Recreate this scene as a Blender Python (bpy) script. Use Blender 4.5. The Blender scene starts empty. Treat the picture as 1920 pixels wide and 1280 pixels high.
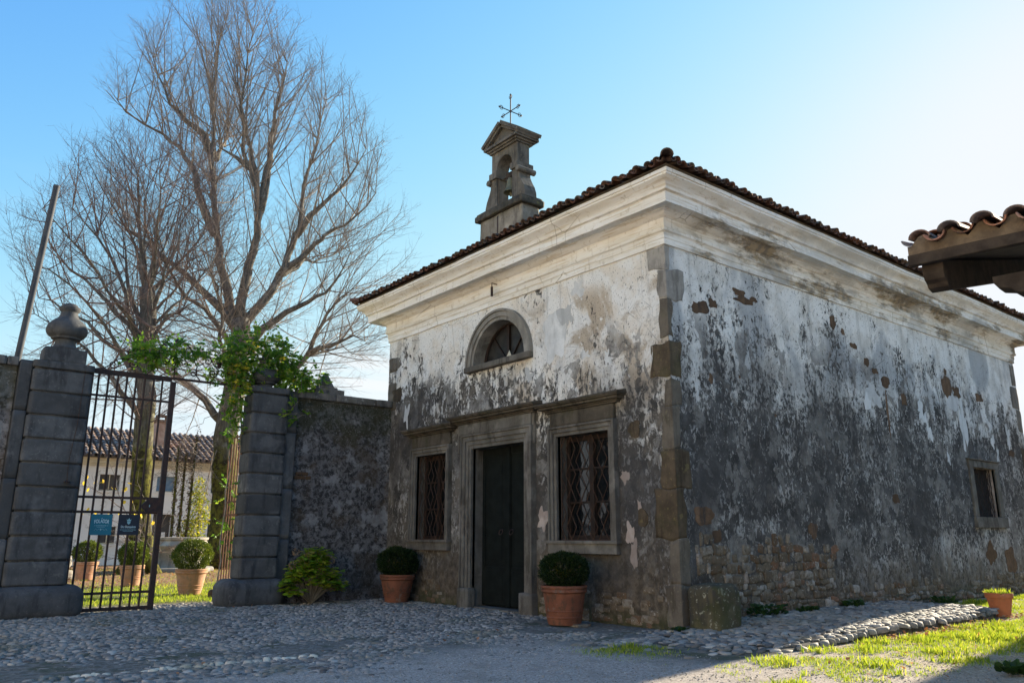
import bpy, bmesh, math, random
import numpy as np
from mathutils import Vector, Matrix, noise as mnoise
from mathutils.geometry import tessellate_polygon

rad = math.radians
sc = bpy.context.scene
COL = sc.collection

# ------------------------------------------------------------------ camera
CAM = (-9.181, -7.563, 1.3)
cam = bpy.data.cameras.new("camera"); camo = bpy.data.objects.new("camera", cam); COL.objects.link(camo)
cam.sensor_width = 36; cam.lens = 27.73; cam.clip_end = 3000; cam.clip_start = 0.05
camo.location = CAM; camo.rotation_euler = (rad(90 + 13.863), 0, rad(51.06 - 90))
sc.camera = camo

# ------------------------------------------------------------------ light
SUN_EL, SUN_AZ = 18.0, 7.5            # azimuth from +X towards +Y
sc.view_settings.view_transform = 'Standard'; sc.view_settings.look = 'None'
sc.view_settings.exposure = 1.74; sc.view_settings.gamma = 1.0
world = bpy.data.worlds.new("World"); sc.world = world; world.use_nodes = True
wt = world.node_tree; wt.nodes.clear()
SKY = 0.10
SKYMAX = 2.97
def build_world():
    n = wt.nodes; l = wt.links
    out = n.new('ShaderNodeOutputWorld'); bg = n.new('ShaderNodeBackground')
    sky = n.new('ShaderNodeTexSky'); sky.sky_type = 'NISHITA'; sky.sun_disc = False
    sky.sun_elevation = rad(SUN_EL); sky.sun_rotation = rad(90 - SUN_AZ)
    sky.air_density = 1.0; sky.dust_density = 0.25; sky.ozone_density = 1.8; sky.altitude = 50
    tc = n.new('ShaderNodeTexCoord'); sep = n.new('ShaderNodeSeparateXYZ'); l.new(tc.outputs['Generated'], sep.inputs[0])
    mp = n.new('ShaderNodeMapping'); mp.inputs['Scale'].default_value = (1.6, 1.6, 9); l.new(tc.outputs['Generated'], mp.inputs[0])
    nz = n.new('ShaderNodeTexNoise'); nz.inputs['Scale'].default_value = 1.7; nz.inputs['Detail'].default_value = 9; nz.inputs['Roughness'].default_value = .6
    nz.inputs['Distortion'].default_value = .4
    l.new(mp.outputs[0], nz.inputs['Vector'])
    r1 = n.new('ShaderNodeMapRange'); r1.interpolation_type = 'SMOOTHSTEP'; l.new(nz.outputs['Fac'], r1.inputs[0])
    r1.inputs[1].default_value = .47; r1.inputs[2].default_value = .66
    r2 = n.new('ShaderNodeMapRange'); r2.interpolation_type = 'SMOOTHSTEP'; l.new(sep.outputs[2], r2.inputs[0])
    r2.inputs[1].default_value = .40; r2.inputs[2].default_value = .16
    m = n.new('ShaderNodeMath'); m.operation = 'MULTIPLY'; l.new(r1.outputs[0], m.inputs[0]); l.new(r2.outputs[0], m.inputs[1])
    m2 = n.new('ShaderNodeMath'); m2.operation = 'MULTIPLY'; l.new(m.outputs[0], m2.inputs[0]); m2.inputs[1].default_value = .85
    mix = n.new('ShaderNodeMix'); mix.data_type = 'RGBA'; l.new(m2.outputs[0], mix.inputs[0])
    # film-like response of the sky: deeper blue overhead, soft shoulder next to the sun
    sp = n.new('ShaderNodeSeparateColor'); cb = n.new('ShaderNodeCombineColor'); l.new(sky.outputs[0], sp.inputs[0])
    for i, k in enumerate((.255, .35, .52)):
        prev = sp.outputs[i]
        for op, v in (('POWER', (1.85, 1.65, 1.8)[i]), ('MULTIPLY', -k), ('EXPONENT', None), ('SUBTRACT', 1.0), ('MULTIPLY', -SKYMAX * (.925, .97, 1.03)[i])):
            q = n.new('ShaderNodeMath'); q.operation = op; l.new(prev, q.inputs[0])
            if v is not None: q.inputs[1].default_value = v
            prev = q.outputs[0]
        l.new(prev, cb.inputs[i])
    l.new(cb.outputs[0], mix.inputs[6]); mix.inputs[7].default_value = (2.9, 2.98, 3.05, 1)
    l.new(mix.outputs[2], bg.inputs[0]); bg.inputs[1].default_value = SKY
    l.new(bg.outputs[0], out.inputs[0])
build_world()
sun = bpy.data.lights.new("sun", 'SUN'); suno = bpy.data.objects.new("sun", sun); COL.objects.link(suno)
sun.energy = 4.4; sun.angle = rad(0.55); sun.color = (1.0, .87, .66)
sd = Vector((math.cos(rad(SUN_EL)) * math.cos(rad(SUN_AZ)), math.cos(rad(SUN_EL)) * math.sin(rad(SUN_AZ)), math.sin(rad(SUN_EL))))
suno.rotation_euler = sd.to_track_quat('Z', 'Y').to_euler()
suno.location = (20, 3, 15)

# ------------------------------------------------------------------ object helpers
def tag(o, label=None, cat=None, group=None, kind=None):
    if label: o['label'] = label
    if cat: o['category'] = cat
    if group: o['group'] = group
    if kind: o['kind'] = kind
    return o
def empty(name, loc=(0, 0, 0), rz=0, label=None, cat=None, group=None):
    o = bpy.data.objects.new(name, None); COL.objects.link(o); o.location = loc; o.rotation_euler = (0, 0, rz)
    o.empty_display_size = .2
    return tag(o, label, cat, group)
def link(name, me, parent=None, mat=None):
    o = bpy.data.objects.new(name, me); COL.objects.link(o)
    if mat: me.materials.append(mat)
    if parent: o.parent = parent
    return o
def fast_mesh(name, V, F, var=None, smooth=False):
    """V (n,3) array, F (m,k) array, var per vertex float"""
    V = np.asarray(V, dtype=np.float32); F = np.asarray(F, dtype=np.int32)
    me = bpy.data.meshes.new(name)
    m, k = F.shape
    me.vertices.add(len(V)); me.vertices.foreach_set('co', V.ravel())
    me.loops.add(m * k); me.loops.foreach_set('vertex_index', F.ravel())
    me.polygons.add(m); me.polygons.foreach_set('loop_start', np.arange(0, m * k, k, dtype=np.int32))
    me.polygons.foreach_set('loop_total', np.full(m, k, dtype=np.int32))
    if smooth: me.polygons.foreach_set('use_smooth', np.ones(m, dtype=bool))
    me.update(calc_edges=True)
    if var is not None:
        a = me.attributes.new('var', 'FLOAT', 'POINT'); a.data.foreach_set('value', np.asarray(var, dtype=np.float32))
    me.validate()
    return me
class MB:
    def __init__(s): s.v = []; s.f = []; s.var = []; s.cv = 0.5
    def add(s, vs, fs):
        o = len(s.v); s.v += [tuple(p) for p in vs]; s.f += [tuple(i + o for i in q) for q in fs]; s.var += [s.cv] * len(vs)
    def box(s, x0, x1, y0, y1, z0, z1):
        s.add([(x0, y0, z0), (x1, y0, z0), (x1, y1, z0), (x0, y1, z0), (x0, y0, z1), (x1, y0, z1), (x1, y1, z1), (x0, y1, z1)],
              [(0, 3, 2, 1), (4, 5, 6, 7), (0, 1, 5, 4), (1, 2, 6, 5), (2, 3, 7, 6), (3, 0, 4, 7)])
    def rock(s, x0, x1, y0, y1, z0, z1, r=.05, n=6, amp=.01, fr=3, seed=0):
        """rounded, slightly uneven block"""
        c = Vector(((x0 + x1) / 2, (y0 + y1) / 2, (z0 + z1) / 2)); h = Vector(((x1 - x0) / 2, (y1 - y0) / 2, (z1 - z0) / 2))
        r = min(r, h.x, h.y, h.z) * .999
        idx = {}; vs = []; fs = []
        def vid(i, j, k):
            key = (i, j, k)
            if key in idx: return idx[key]
            def cu(t):
                t = t / n * 2 - 1; return math.copysign(abs(t) ** .75, t)
            p = Vector((cu(i) * h.x, cu(j) * h.y, cu(k) * h.z))
            q = Vector((max(-h.x + r, min(h.x - r, p.x)), max(-h.y + r, min(h.y - r, p.y)), max(-h.z + r, min(h.z - r, p.z))))
            d = p - q
            if d.length > 1e-6: d.normalize()
            p = q + d * r
            nn = mnoise.noise_vector((p + c) * fr + Vector((seed, seed * 2, 0)))
            p = p + nn * amp + c
            idx[key] = len(vs); vs.append(tuple(p)); return idx[key]
        for a in range(n):
            for b in range(n):
                fs.append((vid(0, a, b), vid(0, a, b + 1), vid(0, a + 1, b + 1), vid(0, a + 1, b)))
                fs.append((vid(n, a, b), vid(n, a + 1, b), vid(n, a + 1, b + 1), vid(n, a, b + 1)))
                fs.append((vid(a, 0, b), vid(a + 1, 0, b), vid(a + 1, 0, b + 1), vid(a, 0, b + 1)))
                fs.append((vid(a, n, b), vid(a, n, b + 1), vid(a + 1, n, b + 1), vid(a + 1, n, b)))
                fs.append((vid(a, b, 0), vid(a, b + 1, 0), vid(a + 1, b + 1, 0), vid(a + 1, b, 0)))
                fs.append((vid(a, b, n), vid(a + 1, b, n), vid(a + 1, b + 1, n), vid(a, b + 1, n)))
        s.add(vs, fs)
    def tube(s, pts, rs, k=8, cap=True):
        pts = [Vector(p) for p in pts]
        if not isinstance(rs, (list, tuple)): rs = [rs] * len(pts)
        vs = []; fs = []; up = None
        for i, p in enumerate(pts):
            t = (pts[min(i + 1, len(pts) - 1)] - pts[max(i - 1, 0)]).normalized()
            if up is None:
                up = Vector((0, 0, 1)) if abs(t.z) < .9 else Vector((1, 0, 0))
            a = t.cross(up)
            if a.length < 1e-4: a = t.cross(Vector((0, 1, 0)))
            a.normalize(); b = a.cross(t).normalized(); up = b
            for j in range(k):
                an = 2 * math.pi * j / k
                vs.append(p + (a * math.cos(an) + b * math.sin(an)) * rs[i])
        for i in range(len(pts) - 1):
            for j in range(k):
                fs.append((i * k + j, i * k + (j + 1) % k, (i + 1) * k + (j + 1) % k, (i + 1) * k + j))
        if cap:
            fs.append(tuple(range(k))); fs.append(tuple(range((len(pts) - 1) * k + k - 1, (len(pts) - 1) * k - 1, -1)))
        s.add(vs, fs)
    def bar(s, a, b, w, d, up=(0, 0, 1)):
        """rectangular bar from a to b"""
        a = Vector(a); b = Vector(b); t = (b - a).normalized(); u = Vector(up)
        if abs(t.dot(u)) > .95: u = Vector((0, 1, 0))
        x = t.cross(u).normalized() * w / 2; y = x.cross(t).normalized() * d / 2
        s.add([a - x - y, a + x - y, a + x + y, a - x + y, b - x - y, b + x - y, b + x + y, b - x + y],
              [(0, 3, 2, 1), (4, 5, 6, 7), (0, 1, 5, 4), (1, 2, 6, 5), (2, 3, 7, 6), (3, 0, 4, 7)])
    def lathe(s, prof, c=(0, 0, 0), k=32, wob=0):
        vs = []; fs = []
        for r, z in prof:
            for j in range(k):
                a = 2 * math.pi * j / k
                rr = r * (1 + wob * mnoise.noise(Vector((math.cos(a) * 1.5, math.sin(a) * 1.5, z * 3))))
                vs.append((c[0] + rr * math.cos(a), c[1] + rr * math.sin(a), c[2] + z))
        for i in range(len(prof) - 1):
            for j in range(k):
                fs.append((i * k + j, i * k + (j + 1) % k, (i + 1) * k + (j + 1) % k, (i + 1) * k + j))
        if prof[0][0] > 0: fs.append(tuple(reversed(range(k))))
        if prof[-1][0] > 0: fs.append(tuple(range((len(prof) - 1) * k, len(prof) * k)))
        s.add(vs, fs)
    def rough_edges(s, amp, f=3.0, prot=None):
        s.v = [(a, b + mnoise.noise(Vector((a * f, b * f, c * f))) * amp if not (prot and b < prot) else b, c + mnoise.noise(Vector((a * f + 9, b * f, c * f))) * amp) if a < .02 else (a + mnoise.noise(Vector((a * f, b * f + 5, c * f))) * amp, b, c + mnoise.noise(Vector((a * f + 9, b * f, c * f))) * amp) for a, b, c in s.v]
    def build(s, name, mat, parent=None, smooth=False, bevel=0, seg=2, auto=False):
        me = bpy.data.meshes.new(name); me.from_pydata([tuple(v) for v in s.v], [], s.f)
        a = me.attributes.new('var', 'FLOAT', 'POINT'); a.data.foreach_set('value', np.array(s.var, dtype=np.float32))
        bm = bmesh.new(); bm.from_mesh(me); bmesh.ops.recalc_face_normals(bm, faces=bm.faces); bm.to_mesh(me); bm.free()
        if smooth: me.polygons.foreach_set('use_smooth', [True] * len(me.polygons))
        if auto and smooth: me.set_sharp_from_angle(angle=rad(38))
        me.update()
        o = link(name, me, parent, mat)
        if bevel:
            b = o.modifiers.new('bevel', 'BEVEL'); b.width = bevel; b.segments = seg; b.limit_method = 'ANGLE'
        return o
def panel(mb, outer, holes, axis, d0):
    """flat panel with holes. outer/holes: list of (u,z); axis 'x' plane x=d0 (u=y) or 'y' plane y=d0 (u=x)"""
    loops = [[Vector((u, z, 0)) for u, z in lp] for lp in [outer] + holes]
    tris = tessellate_polygon(loops); flat = [p for lp in loops for p in lp]
    vs = [(d0, p.x, p.y) if axis == 'x' else (p.x, d0, p.y) for p in flat]
    mb.add(vs, [tuple(t) for t in tris])
def tubes_batch(P, Rr, k=3):
    """P (n,m,3), Rr (n,m) -> verts, quads"""
    n, m, _ = P.shape
    T = np.empty_like(P); T[:, 1:-1] = P[:, 2:] - P[:, :-2]; T[:, 0] = P[:, 1] - P[:, 0]; T[:, -1] = P[:, -1] - P[:, -2]
    T /= np.linalg.norm(T, axis=2, keepdims=True) + 1e-9
    ref = np.array([.31, .77, .55]); A = np.cross(T, ref); A /= np.linalg.norm(A, axis=2, keepdims=True) + 1e-9
    B = np.cross(A, T)
    an = np.arange(k) * 2 * math.pi / k
    V = P[:, :, None, :] + Rr[:, :, None, None] * (A[:, :, None, :] * np.cos(an)[None, None, :, None] + B[:, :, None, :] * np.sin(an)[None, None, :, None])
    V = V.reshape(-1, 3)
    base = (np.arange(n) * m * k)[:, None, None] + (np.arange(m - 1) * k)[None, :, None]
    j = np.arange(k); j2 = (j + 1) % k
    F = np.stack([base + j, base + j2, base + k + j2, base + k + j], axis=-1).reshape(-1, 4)
    return V, F
# leaf shapes: (u along, w across, h)
LEAF_POINT = np.array([(0, 0, 0), (.35, .28, .05), (1, 0, -.06), (.35, -.28, .05)])
LEAF_ROUND = np.array([(0, 0, 0), (.3, .36, .06), (.72, .34, .03), (1, 0, -.08), (.72, -.34, .03), (.3, -.36, .06)])
def leaves(pos, dirs, size, shape=LEAF_POINT, rng=None, flat=0.0, var=None):
    n = len(pos); dirs = dirs / (np.linalg.norm(dirs, axis=1, keepdims=True) + 1e-9)
    rnd = rng.normal(size=(n, 3)); rnd[:, 2] += flat * 4
    side = np.cross(dirs, rnd); side /= np.linalg.norm(side, axis=1, keepdims=True) + 1e-9
    nor = np.cross(side, dirs)
    sz = size * np.ones(n) if np.isscalar(size) else size
    V = pos[:, None, :] + sz[:, None, None] * (shape[None, :, 0, None] * dirs[:, None, :] + shape[None, :, 1, None] * side[:, None, :] + shape[None, :, 2, None] * nor[:, None, :])
    k = len(shape)
    if k == 4: F = (np.arange(n) * 4)[:, None] + np.arange(4)[None]
    else:
        F = np.concatenate([(np.arange(n) * k)[:, None] + np.array([0, 1, 2, 3])[None], (np.arange(n) * k)[:, None] + np.array([0, 3, 4, 5])[None]])
    if var is None: var = rng.random(n)
    return V.reshape(-1, 3), F, np.repeat(var, k)
def merge(parts):
    V = []; F = []; W = []; o = 0
    for v, f, w in parts:
        V.append(v); F.append(f + o); W.append(w); o += len(v)
    return np.concatenate(V), np.concatenate(F), np.concatenate(W)

# ------------------------------------------------------------------ material helpers
class S:
    """socket wrapper with arithmetic"""
    def __init__(s, t, sock): s.t = t; s.s = sock
    def _m(s, op, o, rev=False):
        return s.t.math(op, o if rev else s, s if rev else o)
    def __add__(s, o): return s._m('ADD', o)
    def __radd__(s, o): return s._m('ADD', o)
    def __sub__(s, o): return s._m('SUBTRACT', o)
    def __rsub__(s, o): return s._m('SUBTRACT', o, True)
    def __mul__(s, o): return s._m('MULTIPLY', o)
    def __rmul__(s, o): return s._m('MULTIPLY', o)
class NT:
    def __init__(s, name, rough=.85, spec=.25):
        s.m = bpy.data.materials.new(name); s.m.use_nodes = True; s.nt = s.m.node_tree; s.nt.nodes.clear()
        s.out = s.nt.nodes.new('ShaderNodeOutputMaterial'); s.p = s.nt.nodes.new('ShaderNodeBsdfPrincipled')
        s.nt.links.new(s.p.outputs[0], s.out.inputs[0]); s.p.inputs['Roughness'].default_value = rough
        s.p.inputs['Specular IOR Level'].default_value = spec
        s.tc = s.nt.nodes.new('ShaderNodeTexCoord'); s.geo = s.nt.nodes.new('ShaderNodeNewGeometry')
    def node(s, t): return s.nt.nodes.new(t)
    def put(s, inp, v):
        if isinstance(v, S): s.nt.links.new(v.s, inp)
        elif isinstance(v, (tuple, list)) and len(v) == 3 and inp.type == 'RGBA': inp.default_value = (*v, 1)
        else: inp.default_value = v
    def math(s, op, a, b=0.0, clamp=False):
        n = s.node('ShaderNodeMath'); n.operation = op; n.use_clamp = clamp; s.put(n.inputs[0], a); s.put(n.inputs[1], b); return S(s, n.outputs[0])
    @property
    def pos(s): return S(s, s.geo.outputs['Position'])
    @property
    def obj(s): return S(s, s.tc.outputs['Object'])
    def xyz(s, v=None):
        n = s.node('ShaderNodeSeparateXYZ'); s.put(n.inputs[0], v or s.pos); return [S(s, o) for o in n.outputs]
    def vmap(s, v, scale=(1, 1, 1), loc=(0, 0, 0), rot=(0, 0, 0)):
        n = s.node('ShaderNodeMapping'); s.put(n.inputs[0], v); n.inputs['Scale'].default_value = scale; n.inputs['Location'].default_value = loc
        n.inputs['Rotation'].default_value = rot; return S(s, n.outputs[0])
    def noise(s, v, scale, detail=4, rough=.55, dist=0, col=False):
        n = s.node('ShaderNodeTexNoise'); s.put(n.inputs['Vector'], v); n.inputs['Scale'].default_value = scale; n.inputs['Detail'].default_value = detail
        n.inputs['Roughness'].default_value = rough; n.inputs['Distortion'].default_value = dist
        return S(s, n.outputs['Color' if col else 'Fac'])
    def vor(s, v, scale, feat='F1', out='Distance', rnd=1.0):
        n = s.node('ShaderNodeTexVoronoi'); n.feature = feat; s.put(n.inputs['Vector'], v); n.inputs['Scale'].default_value = scale
        n.inputs['Randomness'].default_value = rnd; return S(s, n.outputs[out])
    def sm(s, x, a, b, lo=0.0, hi=1.0):
        n = s.node('ShaderNodeMapRange'); n.interpolation_type = 'SMOOTHSTEP'; s.put(n.inputs[0], x)
        if a > b: a, b, lo, hi = b, a, hi, lo
        n.inputs[1].default_value = a; n.inputs[2].default_value = b; n.inputs[3].default_value = lo; n.inputs[4].default_value = hi
        return S(s, n.outputs[0])
    def mix(s, f, a, b, mode='MIX'):
        n = s.node('ShaderNodeMix'); n.data_type = 'RGBA'; n.blend_type = mode; s.put(n.inputs[0], f); s.put(n.inputs[6], a); s.put(n.inputs[7], b); return S(s, n.outputs[2])
    def attr(s, name='var'):
        n = s.node('ShaderNodeAttribute'); n.attribute_name = name; return S(s, n.outputs['Fac'])
    def ramp(s, f, stops):
        n = s.node('ShaderNodeValToRGB'); s.put(n.inputs[0], f); e = n.color_ramp.elements
        while len(e) < len(stops): e.new(.5)
        for i, (p, c) in enumerate(stops): e[i].position = p; e[i].color = (*c, 1)
        return S(s, n.outputs[0])
    def bump(s, h, dist=.01, strength=1.0, chain=None):
        n = s.node('ShaderNodeBump'); s.put(n.inputs['Height'], h); n.inputs['Distance'].default_value = dist; n.inputs['Strength'].default_value = strength
        if chain: s.nt.links.new(chain.s, n.inputs['Normal'])
        return S(s, n.outputs[0])
    def fin(s, col, nrm=None, rough=None):
        s.put(s.p.inputs['Base Color'], col)
        if nrm: s.put(s.p.inputs['Normal'], nrm)
        if rough is not None: s.put(s.p.inputs['Roughness'], rough)
        return s.m
def simple(name, a, b, scale=6, rough=.8, spec=.25, bump=.004, bs=40, third=None, usevar=False, metal=0):
    t = NT(name, rough, spec); n = t.noise(t.pos, scale, 5, .6); c = t.mix(t.sm(n, .35, .65), a, b)
    if third: c = t.mix(t.sm(t.noise(t.pos, scale * 2.7, 6, .65), .55, .68), c, third)
    if usevar: c = t.mix(t.attr() * .7, c, tuple(x * .35 for x in a))
    t.p.inputs['Metallic'].default_value = metal
    return t.fin(c, t.bump(t.noise(t.pos, bs, 6, .65), bump, .8))
def leaf_mat(name, stops, trans=.45, rough=.5):
    t = NT(name, rough, .3); c = t.ramp(t.attr(), stops); t.put(t.p.inputs['Base Color'], c)
    tr = t.node('ShaderNodeBsdfTranslucent'); bright = t.mix(.5, c, t.mix(1.0, c, (1.6, 1.5, .7), 'MULTIPLY')); t.put(tr.inputs[0], bright)
    mx = t.node('ShaderNodeMixShader'); mx.inputs[0].default_value = trans
    t.nt.links.new(t.p.outputs[0], mx.inputs[1]); t.nt.links.new(tr.outputs[0], mx.inputs[2]); t.nt.links.new(mx.outputs[0], t.out.inputs[0])
    return t.m

# ------------------------------------------------------------------ materials
def wall_mat(name, side):
    t = NT(name, .92, .15); x, y, z = t.xyz()
    P = t.pos; u = x if side else y
    warp = t.noise(P, 1.3, 3, .5)
    streak = t.noise(t.vmap(P, (3.2, 3.2, .55)), 1.6, 5, .6)          # runs down the wall
    med = t.noise(P, 1.1, 4, .55)
    fine = t.noise(t.vmap(P, (1, 1, .62)), 17 if side else 12, 6, .72, .9)
    big = t.noise(P, .45, 3, .5)
    if side: hb = 4.40 + (med - .5) * 1.6
    else: hb = 3.85 + t.math('MAXIMUM', y - 3.4, 0.0) * .24 + (med - .5) * 1.5
    g = hb - z + (streak - .5) * 2.0
    cov = t.sm(g, -1.3, 1.5 if side else 1.2)
    if side:   # paler wash again low down at the far end, and where the render has been scoured
        pale = t.sm(z, 1.9, .8) * t.sm(x, 1.5, 7.0) * .45
        run = t.sm(t.noise(t.vmap(P, (2.0, 2.0, .28), (3, 1, 7)), 1.25, 4, .6), .60, .68) * t.sm(x, 8.0, 10.0) * t.sm(z, 1.9, 3.0)
        cov = t.math('SUBTRACT', cov - pale, run * .9, True)
    else:
        pale = t.sm(t.noise(t.vmap(P, (2.2, 2.2, .5), (5, 3, 1)), 1.1, 4, .6), .6, .7) * .45
        cov = t.math('SUBTRACT', cov, pale, True)
    soft = t.noise(P, 4.2, 5, .6, .6)
    m = fine * .72 + soft * .28 + cov * .055 - (1.0 - cov) * .11 + (med - .5) * .24 + (big - .5) * .26 + (streak - .5) * .10
    mask = t.sm(m, .458, .542)
    white = t.mix(t.sm(t.noise(P, 2.1, 5, .6), .42, .6), (.80, .79, .765), (.66, .64, .60) if side else (.74, .69, .62))
    if not side:
        sand = t.sm(t.noise(P, .9, 5, .6, .5), .47, .56) * t.sm(z, 5.6, 5.2) * t.sm(y, 4.4, 3.4)
        white = t.mix(sand * .9, white, (.46, .38, .29))
        white = t.mix(t.sm(t.noise(P, 5.5, 6, .7), .60, .66), white, (.80, .79, .77))
    else:
        grey = t.sm(t.noise(t.vmap(P, (1, 1, .5), (2, 0, 4)), .62, 4, .5), .50, .56) * t.sm(z, 3.6, 4.6)
        white = t.mix(grey * .8, white, (.36, .38, .40))
    lowp = t.mix(t.sm(t.noise(P, 3.1, 5, .6), .4, .62), (.44, .43, .415), (.24, .22, .20))
    light = t.mix(t.sm(g, -.3, 1.8) * .9, white, lowp)
    dark = t.mix(t.sm(t.noise(P, 2.6, 6, .7), .35, .68), (.045, .043, .042), (.13, .126, .122) if side else (.17, .15, .125))
    c = t.mix(mask, light, dark)
    peel = t.sm(t.noise(t.vmap(P, (1, 1, .75), (3, 9, 1)), 1.9, 8, .62, .5), .545, .562) * t.sm(g, -1.6, -.2)
    c = t.mix(peel * t.sm(z, 5.3, 4.2) * .8, c, t.mix(t.sm(t.noise(P, 6, 5, .65), .38, .62), (.15, .14, .13), (.27, .26, .245)))
    drip = t.sm(t.noise(t.vmap(P, (2.6, 2.6, .10), (1, 4, 2)), 1.5, 5, .65), .52, .66) * t.sm(z, 3.6, 5.6)
    c = t.mix(drip * .3, c, (.16, .155, .15))
    smoke = t.sm(t.noise(t.vmap(P, (1, 1, .8), (7, 2, 3)), .75, 5, .62, .4), .44, .60) * cov
    c = t.mix(smoke * .68, c, (.058, .055, .055))
    # tiny black lichen specks
    sp = t.sm(t.noise(t.vmap(P, (1, 1, .45)), 46, 3, .6), .60, .66)
    c = t.mix(sp * .75, c, (.045, .043, .042))
    # cracks
    cr = t.sm(t.vor(t.vmap(P, (1, 1, .8)), 2.3, 'DISTANCE_TO_EDGE'), .012, .0) * t.sm(t.noise(P, .8, 2, .5), .5, .6)
    c = t.mix(cr * .6, c, (.06, .055, .05))
    # damp earthy foot
    foot = t.sm(z + (streak - .5) * 1.6 + (med - .5) * 1.2, 1.15 if side else 1.7, .2)
    c = t.mix(foot * .75, c, t.mix(t.sm(t.noise(P, 7, 5, .65), .4, .62), (.065, .047, .030), (.17, .135, .095)))
    c = t.mix(t.sm(z + (med - .5) * .6, .35, .05) * .6, c, (.045, .055, .022))
    n = t.bump(fine - mask * .5, .018, .9); n = t.bump(t.noise(P, 60, 4, .7), .004, .8, n)
    return t.fin(c, n)
M = {}
M['wall_front'] = wall_mat('plaster_front', False)
M['wall_side'] = wall_mat('plaster_side', True)

def cornice_mat():
    t = NT('cornice_stucco', .9, .15); x, y, z = t.xyz(); P = t.pos
    c = t.mix(t.sm(t.noise(t.vmap(P, (.35, .35, 2)), 2.2, 5, .6), .38, .62), (.86, .85, .825), (.78, .74, .67))
    c = t.mix(t.sm(t.noise(P, 9, 5, .65), .58, .68) * .5, c, (.46, .40, .30))
    # ochre lines where water creeps round the mouldings
    c = t.mix(t.sm(t.noise(t.vmap(P, (.25, .25, 6)), 6, 4, .6), .52, .64) * .4, c, (.50, .37, .20))
    side = t.sm(y, .1, -.02)
    st = t.sm(t.noise(t.vmap(P, (.45, 1, 1.5)), 1.3, 6, .7), .46, .58) * side * t.sm(z, 6.62, 6.3)
    st = st * t.sm(x, .3, 1.0)
    c = t.mix(st * .82, c, t.mix(t.sm(t.noise(P, 8, 4, .6), .4, .6), (.10, .075, .045), (.30, .22, .12)))
    c = t.mix(t.sm(t.vor(t.vmap(P, (1, 1, .5)), 1.1, 'DISTANCE_TO_EDGE'), .010, .0) * t.sm(t.noise(P, .7, 2, .5), .5, .6) * .7, c, (.2, .16, .11))
    c = t.mix(t.sm(t.noise(t.vmap(P, (4, 4, .5)), 2.2, 5, .7), .58, .70) * .45, c, (.36, .29, .19))
    gr = t.sm(t.noise(t.vmap(P, (.5, .5, 1)), 1.0, 5, .6), .5, .6) * side * .6
    c = t.mix(gr, c, (.50, .50, .49))
    return t.fin(c, t.bump(t.noise(P, 30, 6, .7), .006, .9))
M['cornice'] = cornice_mat()

def stone_mat(name, a, b, spot=(.3, .3, .28), moss=0.0, spotamt=.5, sc_=3.0, dark=(.04, .04, .045)):
    t = NT(name, .88, .2); P = t.pos; x, y, z = t.xyz()
    c = t.mix(t.sm(t.noise(P, sc_, 6, .65), .36, .64), a, b)
    c = t.mix(t.sm(t.noise(t.vmap(P, (2.5, 2.5, .5)), 2.2, 5, .65), .50, .66) * .75, c, dark)
    c = t.mix(t.sm(t.noise(P, 21, 4, .6), .60, .67) * spotamt, c, spot)
    c = t.mix(t.sm(t.noise(P, 5.5, 4, .5), .66, .69) * spotamt, c, spot)
    if moss: c = t.mix(t.sm(t.noise(P, 2.3, 5, .65), .5, .62) * moss, c, (.05, .06, .018))
    c = t.mix(t.attr() * .6, c, tuple(q * .45 for q in a)); c = t.mix(t.sm(t.noise(P, 1.4, 4, .6), .56, .68) * .35, c, tuple(min(1, q * 1.7) for q in b))
    n = t.bump(t.noise(P, 14, 7, .72), .012, .8); n = t.bump(t.noise(P, 75, 3, .6), .002, .8, n)
    return t.fin(c, n)
M['pillar'] = stone_mat('blue_grey_limestone', (.075, .078, .082), (.115, .118, .122), (.22, .22, .21), 0, .35)
M['trim'] = stone_mat('window_trim_stone', (.125, .112, .096), (.20, .185, .165), (.28, .265, .23), .15, .3, 2.4, (.045, .038, .032))
M['trim_pale'] = stone_mat('lunette_stone', (.24, .225, .20), (.34, .32, .285), (.42, .40, .35), .1, .3, 2.4, (.09, .08, .07))
M['hood'] = stone_mat('hood_stone', (.085, .07, .054), (.135, .115, .09), (.20, .17, .12), .35, .3, 2.4, (.03, .024, .018))
M['quoin_grey'] = stone_mat('quoin_grey', (.17, .155, .135), (.26, .24, .215), (.30, .29, .27), 0, .3, 3.0, (.07, .065, .06))
M['quoin_pale'] = stone_mat('quoin_pale', (.28, .26, .235), (.38, .355, .32), (.5, .48, .44), 0, .4, 3.0, (.13, .12, .105))
M['quoin_brown'] = stone_mat('quoin_brown', (.075, .055, .036), (.125, .094, .062), (.33, .27, .10), .25, .28, 3.0, (.04, .028, .018))
M['quoin_tan'] = stone_mat('quoin_tan', (.12, .10, .08), (.17, .145, .115), (.36, .33, .2), .2, .25, 3.0, (.06, .048, .035))
M['lichen'] = stone_mat('lichen_stone', (.075, .065, .042), (.115, .10, .062), (.40, .40, .31), .6, .85, 3.0)
M['belfry'] = stone_mat('belfry_stone', (.13, .118, .10), (.21, .195, .17), (.32, .29, .17), .1, .5, 3.0, (.04, .037, .034))
M['belfry_dark'] = stone_mat('belfry_ledge_stone', (.06, .055, .045), (.12, .11, .09), (.33, .29, .10), .3, .5, 3.0)
M['belfry_plaster'] = stone_mat('belfry_plaster', (.24, .21, .165), (.35, .32, .27), (.1, .09, .08), .1, .6, 2.2, (.09, .08, .07))
M['copingstone'] = stone_mat('coping_stone', (.12, .115, .105), (.20, .19, .18), (.42, .42, .40), .4, .5)
M['rust_patch'] = stone_mat('exposed_brown_stone', (.11, .066, .038), (.17, .105, .065), (.25, .16, .1), 0, .4, 6)
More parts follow.
